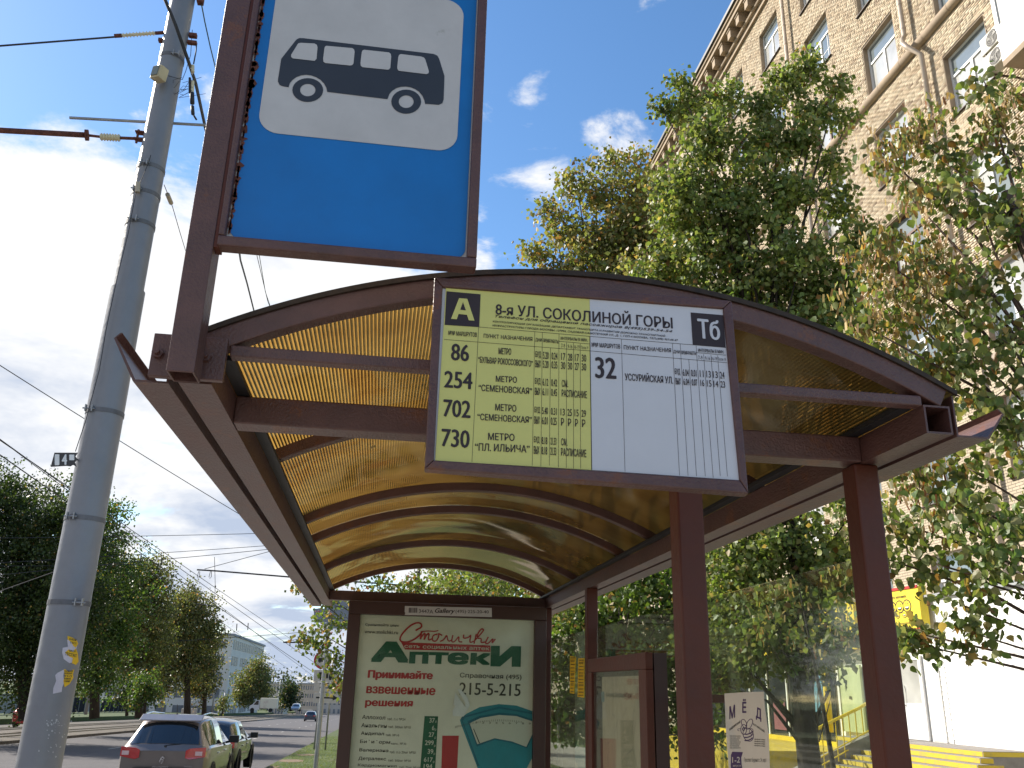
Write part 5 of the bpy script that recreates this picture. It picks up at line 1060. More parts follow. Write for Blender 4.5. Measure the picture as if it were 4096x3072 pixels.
# shop glazing, fascia, columns beyond the post
FC = empty('shop_window_wall', (EX-.1, 30, TZ), 'yellow framed shop windows with posters seen through the shelter glass', 'shop window')
mb = MB(); mb.box((EX-.35, 24.6, 3.05), (EX+.05, 38, 4.35)); mb.build('fascia', M_YEL, FC)
mb = MB(); mb.box((EX-.10, 24.6, -1.3), (EX+.05, 38, .42)); mb.build('plinth', M_YEL, FC)
mb = MB(); mb.box((EX-.02, 25.2, .75), (EX+.05, 26.5, 2.62)); mb.build('green_panel', mat('pale_green_panel', (.42, .46, .25), .5, var=.06), FC)
mb = MB(); mb.box((EX+.02, 26.9, .45), (EX+.03, 37.8, 3.0)); mb.build('shop_glass', win_glass('shop_glass_dark', (.02, .022, .025), .08), FC)
for y in (27.4, 28.6, 30.1, 31.7, 33.3): mb = MB(); mb.box((EX-.04, y, .4205), (EX+.0, y+.09, 3.049)); mb.build('mullion', M_TINW, FC)
mb = MB(); mb.tube([(EX-.3, 26.75, TZ), (EX-.3, 26.75, 3.04)], .10, 12); mb.build('column', M_YEL, FC, smooth=True)
mb = MB(); mb.prism([(EX-.03, 27.55, 1.25), (EX-.03, 28.35, 1.25), (EX-.03, 28.35, 2.35), (EX-.03, 27.55, 2.35)], (-.004, 0, 0)); pp = mb.build('blue_poster', mat('poster_blue', (.10, .24, .34), .6, var=.2), FC)
mb = MB(); 
for i in range(4): text_in(mb, ('ВСЕ ВИДЫ РАБОТ', 'ОКНА ДВЕРИ', 'ТЕЛ', 'РЕМОНТ')[i], lambda u, v: Vector((EX-.036, 28.3-.7*u, 2.2-i*.22+.10*v)), 0, 0, 1, 1, .01)
mb.build('poster_lettering', M_TXT, FC)
mb = MB(); mb.box((EX-.035, 30.35, .6), (EX-.03, 31.3, 1.5)); mb.build('pink_poster', mat('poster_pink', (.22, .08, .10), .6), FC)
# steps and landing
STP = empty('entrance_steps', (12, 20, -.3), 'broad yellow painted concrete steps leading up to the white shop door', 'steps')
M_TREAD = mat('worn_concrete', (.24, .22, .20), .9, var=.2, scale=4, bump=.4)
for k in range(11):
    zt = TZ-.11*k; xl = 12.75-.29*k; ye = 18.3-.30*k
    if k == 0: q = MB(); q.box((xl, ye, -1.2), (EX+.02, 24.6, zt)); q.mi = 0; q.build('landing', M_TREAD, STP); 
    q = MB(); q.box((xl-.29, ye-.30, -1.4), (xl-.002 if k else xl-.002, 22.2, zt-.112)); q.build('step', M_TREAD, STP)
    q = MB(); q.box((xl-.006, ye+.02, zt-.105), (xl-.0025, 22.3 if k else 24.6, zt-.012)); q.box((xl, ye-.006, zt-.105), (13.98 if k == 0 else xl+.29*k, ye-.0025, zt-.012)); q.build('yellow_riser', M_YSTEP, STP)
q = MB(); q.box((10.6, 24.6, -1.3), (13.89, 36, .28)); q.build('terrace_wall', M_YSTEP, STP)
q = MB(); q.prism([(10.0, 22.25, -1.2), (12.75, 22.25, -.2), (12.75, 22.25, .95), (10.0, 22.25, -.15)], (0, .2, 0)); q.build('cheek_wall', M_TREAD, STP)
RL = empty('stair_railing', (12, 22.3, .5), 'thin yellow stair railing with a sloping handrail seen through the shelter glass', 'railing')
q = MB(); q.tube([(12.9, 22.9, 1.62), (12.5, 22.7, 1.46), (11.0, 21.8, 1.04), (10.4, 21.4, .86)], .038, 10); q.build('handrail', M_YEL, RL, smooth=True)
for i in range(9):
    t = i/8; x, y, z = 12.8-2.2*t, 22.85-1.35*t, 1.56-.64*t; q = MB(); q.tube([(x, y, z), (x, y, z-.95)], .014, 6); q.build('baluster', M_YEL, RL)
q = MB(); q.tube([(12.8, 22.85, .92), (10.6, 21.5, .28)], .016, 6); q.tube([(12.8, 22.85, .75), (10.6, 21.5, .10)], .016, 6); q.build('lower_rail', M_YEL, RL)
# ------------------------------------------------------------------ trees on the building side
G1 = [(.15, .20, .055), (.20, .245, .075), (.105, .155, .042), (.25, .27, .11)]
G2 = [(.20, .22, .075), (.25, .25, .095), (.15, .18, .055)]
GN = [(.14, .19, .05), (.10, .145, .04), (.19, .22, .075), (.24, .25, .11)]
OCH = [(.34, .24, .09), (.26, .14, .05), (.36, .29, .12)]
TG = 'linden trees between the shelter and the building'
L1 = [lob(1735, 150, 40, 11), lob(1690, 185, 42, 11), lob(1640, 235, 45, 11), lob(1560, 215, 40, 11.3), lob(1470, 180, 20, 11.3), lob(1425, 225, 20, 11.4), lob(1480, 235, 38, 11.4), lob(1540, 310, 70, 11), lob(1650, 310, 62, 11, .8), lob(1810, 185, 26, 10.8), lob(1765, 235, 38, 10.8),
      lob(1740, 300, 40, 10.8), lob(1830, 265, 22, 10.8), lob(1800, 350, 32, 10.8), lob(1470, 400, 70, 11.3), lob(1590, 430, 85, 11), lob(1700, 430, 66, 10.8), lob(1500, 520, 90, 11.5), lob(1620, 560, 100, 11, .8), lob(1730, 560, 70, 10.5), lob(1560, 660, 110, 11.3), lob(1700, 690, 90, 11, .8),
      lob(1830, 610, 45, 10.5), lob(1800, 760, 80, 10.5), lob(1600, 1130, 90, 11.5), lob(1700, 1180, 90, 11), lob(1600, 1250, 95, 11.5), lob(1740, 1300, 80, 11), lob(1640, 1360, 75, 11), lob(1560, 1400, 70, 12), lob(1830, 1210, 70, 11), lob(1780, 1410, 50, 11), lob(1700, 1410, 40, 11), lob(1620, 1430, 45, 11.5), lob(1540, 1470, 40, 12), lob(1830, 1380, 30, 10.8), lob(1420, 600, 70, 12), lob(1470, 470, 60, 12), lob(1800, 440, 40, 10.8), lob(1850, 520, 40, 10.6), lob(1780, 640, 60, 10.6), lob(1840, 700, 50, 10.5), lob(1890, 820, 60, 10.3), lob(1850, 1100, 50, 10.5)]
tree('linden_tree', (5.38, 11, gz(0, 11)), L1, 185, 30, .086, .10, G1, 'tallest dense green linden covering the middle of the facade, dark trunk behind the glass', group=TG, trunk_r=.135, seed=11, alt=OCH, alt_p=.04, top=(5.2, 11.1, 6.3), hollowness=.45)
L2 = [lob(1330, 350, 36, 17), lob(1385, 345, 28, 17), lob(1245, 395, 34, 17), lob(1290, 430, 52, 17), lob(1370, 430, 60, 17), lob(1190, 455, 30, 17.5), lob(1215, 500, 42, 17.5), lob(1155, 545, 28, 17.5), lob(1280, 520, 70, 17), lob(1390, 540, 85, 17), lob(1195, 575, 42, 17.5), lob(1300, 620, 90, 17), lob(1420, 660, 100, 17), lob(1220, 680, 70, 17.5), lob(1330, 500, 60, 16.5), lob(1420, 500, 60, 16), lob(1440, 430, 50, 16), lob(1260, 600, 60, 17), lob(1400, 620, 80, 15.5)]
tree('linden_tree', (4.7, 17.5, gz(0, 17.5)), L2, 80, 36, .11, .17, G2, 'lower ochre tinged linden rising just behind the top of the amber roof', group=TG, trunk_r=.16, seed=12, alt=OCH, alt_p=.22, top=(4.4, 17.4, 7.5), hollowness=.45, twig=.35)
L3 = [lob(1240, 1330, 70, 15), lob(1330, 1300, 80, 15), lob(1420, 1250, 80, 14), lob(1480, 1190, 80, 14), lob(1530, 1290, 85, 13.5), lob(1440, 1350, 80, 14), lob(1340, 1400, 75, 15), lob(1230, 1420, 60, 15), lob(1250, 1500, 50, 15), lob(1480, 1430, 60, 14), lob(1540, 1480, 45, 13.5), lob(1390, 1480, 55, 14.5), lob(1210, 1560, 40, 15), lob(1530, 1580, 28, 13), lob(1250, 1560, 50, 15), lob(1330, 1520, 60, 15), lob(1400, 1570, 50, 14.5), lob(1480, 1540, 45, 14), lob(1300, 1460, 60, 15), lob(1420, 1430, 60, 14)]
tree('linden_tree', (3.9, 14.5, gz(0, 14.5)), L3, 120, 30, .095, .12, [(.08, .135, .025), (.10, .16, .035), (.06, .10, .02)], 'bushy bright green low tree filling the gap under the right gutter', group=TG, trunk_r=.10, seed=13, alt=OCH, alt_p=.05, top=(3.9, 14.5, 3.2), hollowness=.4)
# near linden with large leaves and dry bracts at the right edge
L4 = [lob(1985, 300, 62, 7), lob(1905, 330, 45, 7), lob(2060, 340, 55, 7), lob(2150, 250, 55, 6.5), lob(2190, 330, 60, 6.5), lob(2130, 190, 30, 6.6), lob(2110, 430, 75, 6.5), lob(1960, 420, 50, 7), lob(2190, 480, 75, 6.3), lob(1905, 560, 60, 7), lob(2010, 560, 70, 7), lob(2120, 610, 80, 6.5), lob(1950, 670, 85, 7), lob(1860, 700, 60, 7),
      lob(2060, 730, 85, 6.7), lob(2180, 740, 80, 6.3), lob(2000, 820, 70, 7), lob(2130, 870, 85, 6.5), lob(2200, 960, 70, 6.3), lob(2090, 1010, 75, 6.8), lob(1985, 1060, 75, 7), lob(1920, 1120, 55, 7.2), lob(2060, 1130, 80, 6.8), lob(2170, 1110, 85, 6.3), lob(1960, 1200, 55, 7.2), lob(2040, 1230, 50, 7), lob(2085, 1310, 34, 6.8), lob(2110, 1370, 30, 6.8), lob(2180, 1230, 50, 6.5), lob(1890, 1200, 34, 7.3), lob(1985, 1392, 24, 7.2), lob(1955, 1362, 16, 7.2), lob(2150, 1180, 40, 6.6)]
tree('near_linden_tree', (6.4, 6.2, gz(0, 6.2)), L4, 112, 17, .072, .105, GN, 'near linden at the right edge with big leaves, dry tan bracts and bare twigs', 'tree', trunk_r=.16, seed=14, droop=.55, tpl=TPL_L, alt=OCH, alt_p=.10, bracts=24, singles=290, top=(5.5, 6.4, 6.2), hollowness=.5, twig=.3, wood_mat=mat('twig_bark', (.10, .062, .045), .85, var=.3, scale=20), bract_lobes={0, 1, 3, 7, 9, 10, 12, 13, 16, 20})
L5 = [lob(1700, 1290, 40, 9), lob(1640, 1330, 35, 9), lob(1780, 1260, 40, 9), lob(1800, 1350, 32, 9), lob(1740, 1380, 30, 9)]
tree('linden_sapling', (4.55, 9, gz(0, 9)), L5, 60, 10, .07, .10, GN, 'thin leafy sapling with tan bracts seen through the glass pane', trunk_r=.03, seed=15, tpl=TPL_L, alt=OCH, alt_p=.08, bracts=4, top=(4.4, 9, 2.8))
# rowan behind the poster case
L6 = [lob(660, 1262, 16, 12), lob(695, 1300, 26, 12), lob(722, 1340, 34, 12), lob(700, 1372, 30, 12), lob(730, 1425, 20, 12), lob(738, 1480, 13, 12), lob(665, 1385, 14, 12), lob(800, 1265, 45, 13), lob(890, 1262, 50, 13), lob(980, 1262, 50, 13), lob(1070, 1262, 50, 13), lob(1150, 1270, 55, 13), lob(1200, 1310, 55, 13), lob(860, 1340, 60, 13), lob(1000, 1340, 60, 13)]
rw = tree('rowan_tree', (.6, 13, gz(0, 13)), L6, 150, 26, .058, .085, [(.10, .15, .03), (.13, .17, .04), (.08, .12, .025), (.16, .17, .05)], 'rowan tree with red berries rising behind the far poster case', trunk_r=.08, seed=16, alt=OCH, alt_p=.12, top=(.5, 13, 3.4))
mb = MB(); rr = random.Random(5)
for i in range(70):
    l = rr.choice(L6); c = Vector(l[0])+Vector([rr.uniform(-.8, .8)*l[1][k] for k in range(3)])
    for j in range(5): q = c+Vector((rr.gauss(0, .02), rr.gauss(0, .02), rr.gauss(0, .02))); s = .009; mb.add([q+Vector(v)*s for v in ((1, 0, 0), (-1, 0, 0), (0, 1, 0), (0, -1, 0), (0, 0, 1), (0, 0, -1))], [(0, 2, 4), (2, 1, 4), (1, 3, 4), (3, 0, 4), (2, 0, 5), (1, 2, 5), (3, 1, 5), (0, 3, 5)])
mb.build('berries', mat('red_berries', (.42, .05, .02), .4), rw, smooth=True)['kind'] = 'stuff'
for i, (tx_, ty_, lab) in enumerate(((2.9, 24., 'nearest verge tree hidden behind the poster case'), (2.6, 33., 'middle verge tree hidden behind the poster case'), (2.4, 45., 'farthest verge tree hidden behind the poster case'))):
    g_ = gz(0, ty_); Lx = [((tx_+dx*.75, ty_+dy, g_+z), (r, r, r)) for dx, dy, z, r in ((0, 0, 6.6, 1.2), (-1, .3, 5.4, 1.3), (1, -.4, 5.5, 1.3), (0, 1, 4.5, 1.5), (-1.1, -.8, 4.0, 1.3), (1.2, .6, 4.1, 1.4), (0, -1.1, 3.3, 1.2))]
    tree('verge_tree', (tx_, ty_, g_), Lx, 22, 26, .13, .2, G1, lab, group='verge trees beside the road beyond the shelter', trunk_r=.13, seed=60+i, top=(tx_, ty_, g_+5.5))
# ------------------------------------------------------------------ far side of the street
def lobf(px, py, r, Y, sq=1., rd=1.): return lob(px, py, r, Y, rd, sq)
GW = [(.13, .15, .055), (.17, .18, .07), (.10, .125, .045)]
GF = 'willows and poplars across the street'
def ftree(px, base_y, Y, lobes, label, cols=GW, size=.22, per=5., pc=34, spread=.45, seed=1, r=.25, alt_p=.05, droop=.5, name='willow_tree', hol=.45):
    b = at(px*1.8517, base_y*1.8517, Y=Y); top = Vector(lobes[0][0])
    return tree(name, tuple(b), lobes, per*2.6, pc, size, spread, cols, label, group=GF, trunk_r=r, seed=seed, alt=OCH, alt_p=alt_p, top=top, droop=droop, twig=.12, hollowness=hol)
Yt = 48
ftree(60, 1545, Yt, [lobf(40, 1180, 120, Yt), lobf(-60, 1150, 120, Yt), lobf(120, 1130, 85, Yt), lobf(20, 1080, 50, Yt), lobf(90, 1290, 120, Yt), lobf(-30, 1330, 130, Yt), lobf(160, 1260, 100, Yt), lobf(30, 1420, 100, Yt), lobf(130, 1400, 90, Yt), lobf(-70, 1060, 60, Yt)],
      'huge dark tree at the left edge behind the pole', [(.035, .06, .016), (.05, .08, .02)], .13, 13, 40, .28, 21, .3, .02, .4, 'broadleaf_tree')
ftree(205, 1545, 62, [lobf(200, 1120, 60, 62), lobf(170, 1150, 60, 62), lobf(225, 1190, 60, 62), lobf(240, 1270, 70, 62), lobf(190, 1290, 80, 62), lobf(240, 1370, 60, 62), lobf(180, 1400, 70, 62), lobf(215, 1460, 45, 62)],
      'fresh green tall tree directly right of the pole', [(.065, .12, .025), (.08, .14, .03)], .17, 9, 40, .33, 22, .25)
ftree(300, 1545, 78, [lobf(300, 1260, 60, 78), lobf(280, 1230, 30, 78), lobf(335, 1250, 30, 78), lobf(340, 1300, 35, 78), lobf(270, 1320, 55, 78), lobf(320, 1360, 60, 78), lobf(270, 1410, 55, 78), lobf(320, 1440, 40, 78)],
      'dusky willow with a blue green crown, second right of the pole', GW, .20, 7, 40, .40, 23, .25)
ftree(405, 1545, 95, [lobf(400, 1320, 50, 95), lobf(400, 1290, 26, 95), lobf(430, 1315, 26, 95), lobf(370, 1330, 35, 95), lobf(440, 1360, 38, 95), lobf(390, 1390, 60, 95), lobf(350, 1420, 50, 95), lobf(420, 1440, 45, 95), lobf(360, 1470, 30, 95)],
      'feathery willow with a leaning pointed top in the middle of the row', GW, .22, 6, 40, .45, 24, .28, .10)
ftree(441, 1545, 100, [lobf(445, 1410, 28, 100), lobf(436, 1375, 20, 100), lobf(458, 1395, 14, 100), lobf(452, 1440, 24, 100), lobf(430, 1460, 30, 100), lobf(420, 1490, 24, 100), lobf(455, 1480, 18, 100)],
      'rusty tinged willow in front of the white factory', [(.085, .085, .025), (.07, .09, .025)], .22, 6, 40, .42, 25, .22, .25)
ftree(312, 1540, 70, [lobf(312, 1480, 28, 70), lobf(325, 1500, 22, 70), lobf(300, 1505, 22, 70)], 'small light green bush tree below the willows', [(.07, .12, .03)], .16, 12, 30, .3, 26, .1)
ftree(275, 1540, 72, [lobf(265, 1500, 24, 72), lobf(285, 1480, 22, 72)], 'small dark tree beside the light green bush', [(.03, .05, .015)], .16, 12, 30, .3, 27, .1)
ftree(545, 1538, 192, [lobf(545, 1470, 30, 192), lobf(560, 1438, 18, 192), lobf(568, 1460, 18, 192), lobf(530, 1490, 22, 192), lobf(560, 1495, 24, 192), lobf(525, 1508, 16, 192)],
      'rounded tree standing clear right of the white factory', GW, .36, 3.2, 40, .7, 28, .3, .08)
ftree(628, 1535, 260, [lobf(625, 1495, 16, 260), lobf(622, 1478, 10, 260), lobf(632, 1510, 16, 260), lobf(615, 1515, 12, 260)], 'far conical dark tree near the end of the street', [(.035, .055, .02)], .5, 2.2, 30, .9, 29, .3)
ftree(480, 1543, 120, [lobf(484, 1515, 12, 120), lobf(478, 1530, 8, 120)], 'small roadside bush beneath the factory wall', GW, .25, 6, 30, .3, 30, .1)
mb = MB()
tw = np.random.default_rng(9); C = []
for i in range(60): x = tw.uniform(-170, 30); C.append((x, tw.uniform(395, 430), -9+tw.uniform(0, 12)))
C = np.repeat(np.array(C), 160, axis=0)+tw.normal(size=(9600, 3))*np.array([4.5, 4, 3.2])
wd = leaf_mesh('distant_trees', C, 1.3, TPL_S, palette(len(C), tw, [(.055, .07, .035), (.07, .08, .045)], .2), M_LEAF, .3, tw); tag(wd, 'hazy strip of trees closing the far end of the street', 'trees', kind='stuff')
# white factory block
FY = 205.0
M_FAC = mat('factory_render', (.66, .62, .57), .85, var=.06, scale=.3)
FB = empty('factory_building', (-40, FY, gz(0, FY)), 'white five storey factory block with a row of top floor windows', 'building')
fx1 = at(933, 2543, Y=FY).x; ft = at(933, 2543, Y=FY).z; fx0 = fx1-26; fy1 = 262.; fb0 = gz(0, FY)-2
mb = MB(); mb.box((fx0, FY, fb0), (fx1, fy1, ft)); mb.build('wall', M_FAC, FB)
mb = MB(); mb.box((fx0-.3, FY-.3, ft+.001), (fx1+.3, fy1+.3, ft+.45)); mb.build('roof', mat('grey_parapet', (.3, .3, .32), .8), FB)
wmb = MB(); wmb.box((0, 0, 0), (.08, 2.2, 1.9)); M_FW = mat('far_window', (.16, .17, .19), .45, var=.4, scale=.7)
me = bpy.data.meshes.new('window'); me.from_pydata(wmb.v, [], wmb.f); me.materials.append(M_FW)
wmb = MB(); wmb.box((0, 0, 0), (2.2, .08, 1.9)); me2 = bpy.data.meshes.new('window'); me2.from_pydata(wmb.v, [], wmb.f); me2.materials.append(M_FW)
for fl in range(5):
    for k in range(17):
        if fl != 4 and (k*7+fl*3) % 5 == 0: continue
        o = bpy.data.objects.new('window', me); COL.objects.link(o); o.parent = FB; o.location = Vector((fx1-.02, FY+2+k*3.2, ft-2.7-(4-fl)*3.4))-FB.location
    for k in range(7): o = bpy.data.objects.new('window', me2); COL.objects.link(o); o.parent = FB; o.location = Vector((fx1-3.6-k*3.5, FY-.06, ft-2.7-(4-fl)*3.4))-FB.location
for k in range(6): mb = MB(); mb.tube([(fx0+3+k*4, FY+5, ft+.4), (fx0+3+k*4, FY+5, ft+2.2)], .08, 5); mb.build('antenna', M_STEEL, FB)
def block(px0, px1, pyt, Y, depth, col, label, nfl, ncol, name='distant_building'):
    a = at(px0*1.8517, pyt*1.8517, Y=Y); b = at(px1*1.8517, pyt*1.8517, Y=Y); g = gz(0, Y)-1
    B_ = empty(name, ((a.x+b.x)/2, Y, g), label, 'building'); mb = MB(); mb.box((a.x, Y, g), (b.x, Y+depth, a.z)); mb.build('wall', mat('render_%d' % int(px0), col, .85, var=.08, scale=.4), B_)
    w = (b.x-a.x)/ncol; h = (a.z-g)/nfl; q = MB(); q.box((0, 0, 0), (w*.45, .1, h*.5)); m3 = bpy.data.meshes.new('window'); m3.from_pydata(q.v, [], q.f); m3.materials.append(M_FW)
    for i in range(ncol):
        for j in range(nfl): o = bpy.data.objects.new('window', m3); COL.objects.link(o); o.parent = B_; o.location = Vector((a.x+w*(i+.27), Y-.06, g+h*(j+.35)))-B_.location
    q = MB(); q.box((a.x-.3, Y-.3, a.z+.001), (b.x+.3, Y+depth, a.z+.5)); q.build('roof', M_STEEL, B_)
block(585, 618, 1478, 290, 15, (.50, .44, .38), 'low beige building between the rounded tree and the conical tree', 3, 5)
block(645, 690, 1478, 330, 20, (.52, .42, .33), 'long beige building right of the conical tree', 4, 9)
block(640, 760, 1490, 380, 20, (.45, .40, .36), 'low building at the very end of the street', 3, 12)
# fence: dark and white sheet panels along the bank
FN = empty('sheet_fence', (-38, 120, gz(0, 120)+.4), 'long sheet metal fence of dark and white panels behind the verge trees', 'fence')
def hz(y, px): return at(px, 2800, Y=y).x
pts = [(-30-.085*(y-60)-6, y) for y in range(62, 200, 4)]
for i in range(len(pts)-1):
    (xa1, ya1), (xb1, yb1) = pts[i], pts[i+1]
    m = mat('fence_dark', (.028, .026, .030), .9, spec=.1) if not (8 <= i <= 12 or 22 <= i <= 24) else mat('fence_white', (.34, .34, .33), .9, spec=.1)
    z0_ = gz(0, ya1)+.42; q = MB(); n = 16; P = []
    for k in range(n+1): t = k/n; off = .03 if k % 2 else -.03; P += [(xa1+(xb1-xa1)*t+off, ya1+.02+(yb1-ya1-.04)*t, z0_+.05), (xa1+(xb1-xa1)*t+off, ya1+.02+(yb1-ya1-.04)*t, z0_+2.1)]
    q.add(P, [(2*k, 2*k+2, 2*k+3, 2*k+1) for k in range(n)]); q.build('panel', m, FN)
    q = MB(); q.box((xa1-.05, ya1-.04, z0_-.3), (xa1+.05, ya1+.04, z0_+2.2)); q.build('post', M_STEEL, FN)
# street lamps and tram poles on the far bank
LG = 'grey lamp poles on the far verge'
def lamp(pxb, pyb, pxt, pyt, Y, label, lampdir=1):
    b = at(pxb, pyb, Y=Y); t = at(pxt, pyt, Y=Y); t = Vector((b.x+(t.x-b.x)*.6, b.y, t.z)); o = empty('lamp_pole', tuple(b), label, 'lamp pole', LG)
    mb = MB(); mb.tube([b-Vector((0, 0, .4)), b.lerp(t, .4), t], [.16, .13, .08], 10); mb.build('pole', M_STEEL, o, smooth=True)
    mb = MB(); mb.tube([t, t+Vector((lampdir*.6, 0, .35)), t+Vector((lampdir*1.8, 0, .45))], .045, 6); mb.build('arm', M_STEEL, o)
    mb = MB(); q = t+Vector((lampdir*2.1, 0, .44)); mb.add([q+Vector(v) for v in ((-.35, -.12, -.02), (.35, -.12, -.02), (.35, .12, -.02), (-.35, .12, -.02), (-.28, -.08, .10), (.25, -.06, .07), (.25, .06, .07), (-.28, .08, .10))], [(0, 3, 2, 1), (4, 5, 6, 7), (0, 1, 5, 4), (1, 2, 6, 5), (2, 3, 7, 6), (3, 0, 4, 7)]); mb.build('lamp_head', M_WHITE, o, bevel=.02)
lamp(345, 2841, 411, 2490, 95, 'leftmost lamp pole, standing in front of the dark trees')
lamp(648, 2839, 682, 2595, 131, 'middle lamp pole, before the rusty willow')
lamp(849, 2841, 869, 2640, 175, 'lamp pole right of the rusty willow, before the factory')
lamp(895, 2838, 899, 2770, 180, 'short far pole against the fence near the factory', -1)
lamp(1070, 2835, 1083, 2688, 215, 'far lamp pole between the rounded and the conical tree')
lamp(1110, 2832, 1122, 2718, 280, 'farthest lamp pole by the conical tree')
lamp(-90, 2830, -30, 2165, 55, 'lamp head poking in from the left edge')
tr_ = MB()
for (px, py) in ((-60, 2840),): pass
# ------------------------------------------------------------------ concrete blocks on the bank
for i, (px, lab) in enumerate(((757, 'pale concrete block lying on the verge beside the willow trunk'), (1030+200, 'pale concrete block at the far kerb by the van'))):
    b = at(px, 2846, Y=120 if i == 0 else 190); q = MB(); q.box((b.x-.9, b.y-.3, b.z-.3), (b.x+.9, b.y+.3, b.z+.35)); o = q.build('concrete_block', mat('block_concrete', (.45, .41, .35), .8, var=.12), bevel=.03); tag(o, lab, 'concrete block', 'concrete blocks')
# ------------------------------------------------------------------ cars
def carpaint(name, col, rough=.25, metal=.3): 
    m = mat(name, col, rough, metal=metal, var=.04, scale=3, coat=1.0); m.node_tree.nodes['Principled BSDF'].inputs['Coat Roughness'].default_value = .04; return m
M_CG = win_glass('car_glass', (.012, .014, .017), .03); M_TYRE = mat('tyre', (.015, .015, .015), .85); M_RIM = mat('alloy_rim', (.35, .35, .37), .35, metal=.8); M_PLAS = mat('black_plastic', (.02, .02, .021), .6); M_TL = mat('tail_lamp_red', (.45, .008, .012), .15, spec=.8, coat=1.); M_TLC = mat('tail_lamp_clear', (.65, .45, .45), .15, coat=1.); M_CHR = mat('chrome', (.6, .6, .62), .15, metal=1.)
def make_car(name, x, y, paint, label, L_=4.37, W_=1.84, H_=1.64, facing=1, hatch=True, detail=2, group=None, van=False, z=None, brand=None, roofpaint=None):
    """y = rear bumper (facing = 1 drives away from the camera)"""
    zz = gz(x, y)-.15 if z is None else z
    root = empty(name, (x, y, zz), label, 'car' if not van else 'van', group)
    w = W_/2
    # stations from the tail to the nose: (y, half width low, belt z, half width belt, half width roof, roof z)
    k = H_/1.64; bz0 = .98*k
    if van: st = [(0, .92, 1.0, .97, .90, 2.0), (.12, 1, 1.02, 1, .93, H_-.02), (1.5, 1, 1.02, 1, .93, H_), (L_*.72, 1, 1.0, 1, .90, H_-.03), (L_*.80, 1, .98, .99, .84, H_*.86), (L_*.88, .99, .95, .97, .90, .98), (L_*.96, .95, .82, .93, .85, .84), (L_, .85, .62, .84, .75, .64)]
    elif hatch: st = [(0, .90, .93*k, .90, .86, .96*k), (.10, .96, bz0, .955, .80, 1.08*k), (.42, .99, bz0+.02, .975, .66, 1.50*k), (.62, 1, bz0+.02, .98, .68, H_-.05), (1.4, 1, bz0, .985, .71, H_), (2.2, 1, bz0-.02, .985, .70, H_-.03), (2.75, 1, bz0-.04, .98, .66, H_-.17), (3.35, .99, .93*k, .965, .80, 1.0*k), (3.9, .96, .86*k, .93, .78, .89*k), (4.25, .88, .70*k, .85, .70, .72*k), (L_, .80, .55*k, .76, .6, .56*k)]
    else: st = [(0, .90, .92, .90, .84, .95), (.12, .96, .99, .94, .84, 1.02), (.75, .99, .98, .97, .74, 1.04), (1.15, 1, .97, .98, .66, H_-.10), (1.6, 1, .96, .98, .68, H_), (2.3, 1, .95, .98, .67, H_-.03), (2.9, 1, .92, .975, .62, H_-.2), (3.4, .99, .90, .96, .76, .96), (4.0, .95, .82, .92, .76, .85), (4.4, .86, .68, .84, .68, .70), (L_, .78, .52, .75, .6, .54)]
    rings = []
    for (sy, a, bz_, b, c, rz) in st:
        yy = sy; h = [(.80*w*a, .24), (.97*w*a, .34), (1.0*w*a, .58), (1.0*w*b+.004, (.58+bz_)/2+.05), (w*b, bz_)]
        if rz > bz_+.25: h += [(w*b-.045, bz_+.03), (w*(b*.35+c*.65)-.01, bz_+(rz-bz_)*.62), (w*c, rz-.13*(rz-bz_)), (w*c*.84, rz-.03), (w*c*.5, rz+.004), (0, rz+.016)]
        else: h += [(w*b-.02, bz_+.01), (w*(b*.5+c*.5), bz_+(rz-bz_)*.6), (w*c, rz-.01), (w*c*.8, rz), (w*c*.45, rz+.006), (0, rz+.01)]
        full = [(-p, q) for p, q in h]+[(p, q) for p, q in h[-2::-1]]
        yb = [0]*len(full)
        if sy < .3 or (hatch and sy < .5): full_y = [yy+(.10*(abs(p)/w)**3 if sy < .7 else 0)+(.0) for p, q in full]
        else: full_y = [yy-(.16*(abs(p)/w)**3 if sy > L_-.5 else 0) for p, q in full]
        if sy == 0: full_y = [v+(.05 if q < .45 else 0) for v, (p, q) in zip(full_y, full)]
        rings.append([Vector((p, v, q)) for (p, q), v in zip(full, full_y)])
    n = len(rings[0]); Wc = Vector((x, y, zz))
    def tw(v): return Wc+Vector((v.x, v.y if facing > 0 else L_-v.y-L_*0, v.z)) if facing > 0 else Wc+Vector((-v.x, L_-v.y, v.z))
    mb = MB(); mb.add([tw(v) for r in rings for v in r], [(i*n+j, i*n+j+1, (i+1)*n+j+1, (i+1)*n+j) for i in range(len(rings)-1) for j in range(n-1)]+[tuple(range(n-1, -1, -1)), tuple((len(rings)-1)*n+j for j in range(n))])
    mb.add([tw(v) for r in rings for v in (r[0], r[-1])], [(2*i, 2*i+2, 2*i+3, 2*i+1) for i in range(len(rings)-1)])
    body = mb.build('body', paint, root, smooth=True); body.modifiers.new('edge', 'EDGE_SPLIT').split_angle = math.radians(38)
    def patch(nm, i0, i1, j0, j1, m, lift, inset=.04, par=None):
        q = MB(); a, b, c, d = rings[i0][j0], rings[i0][j1], rings[i1][j1], rings[i1][j0]
        G = []
        for i in range(i0, i1+1):
            for j in range(j0, j1+1): G.append(rings[i][j])
        c0 = sum(G, Vector())/len(G); nrm = (b-a).cross(d-a).normalized()
        if nrm.dot(c0-Vector((0, L_/2, .8))) < 0: nrm = -nrm
        J = j1-j0+1; V = [tw(v.lerp(c0, inset)+nrm*lift) for v in G]
        q.add(V, [((i)*J+j, i*J+j+1, (i+1)*J+j+1, (i+1)*J+j) for i in range(i1-i0) for j in range(J-1)]); return q.build(nm, m, par or root, smooth=True)
    ng = 5; # greenhouse ring index range left 5..7
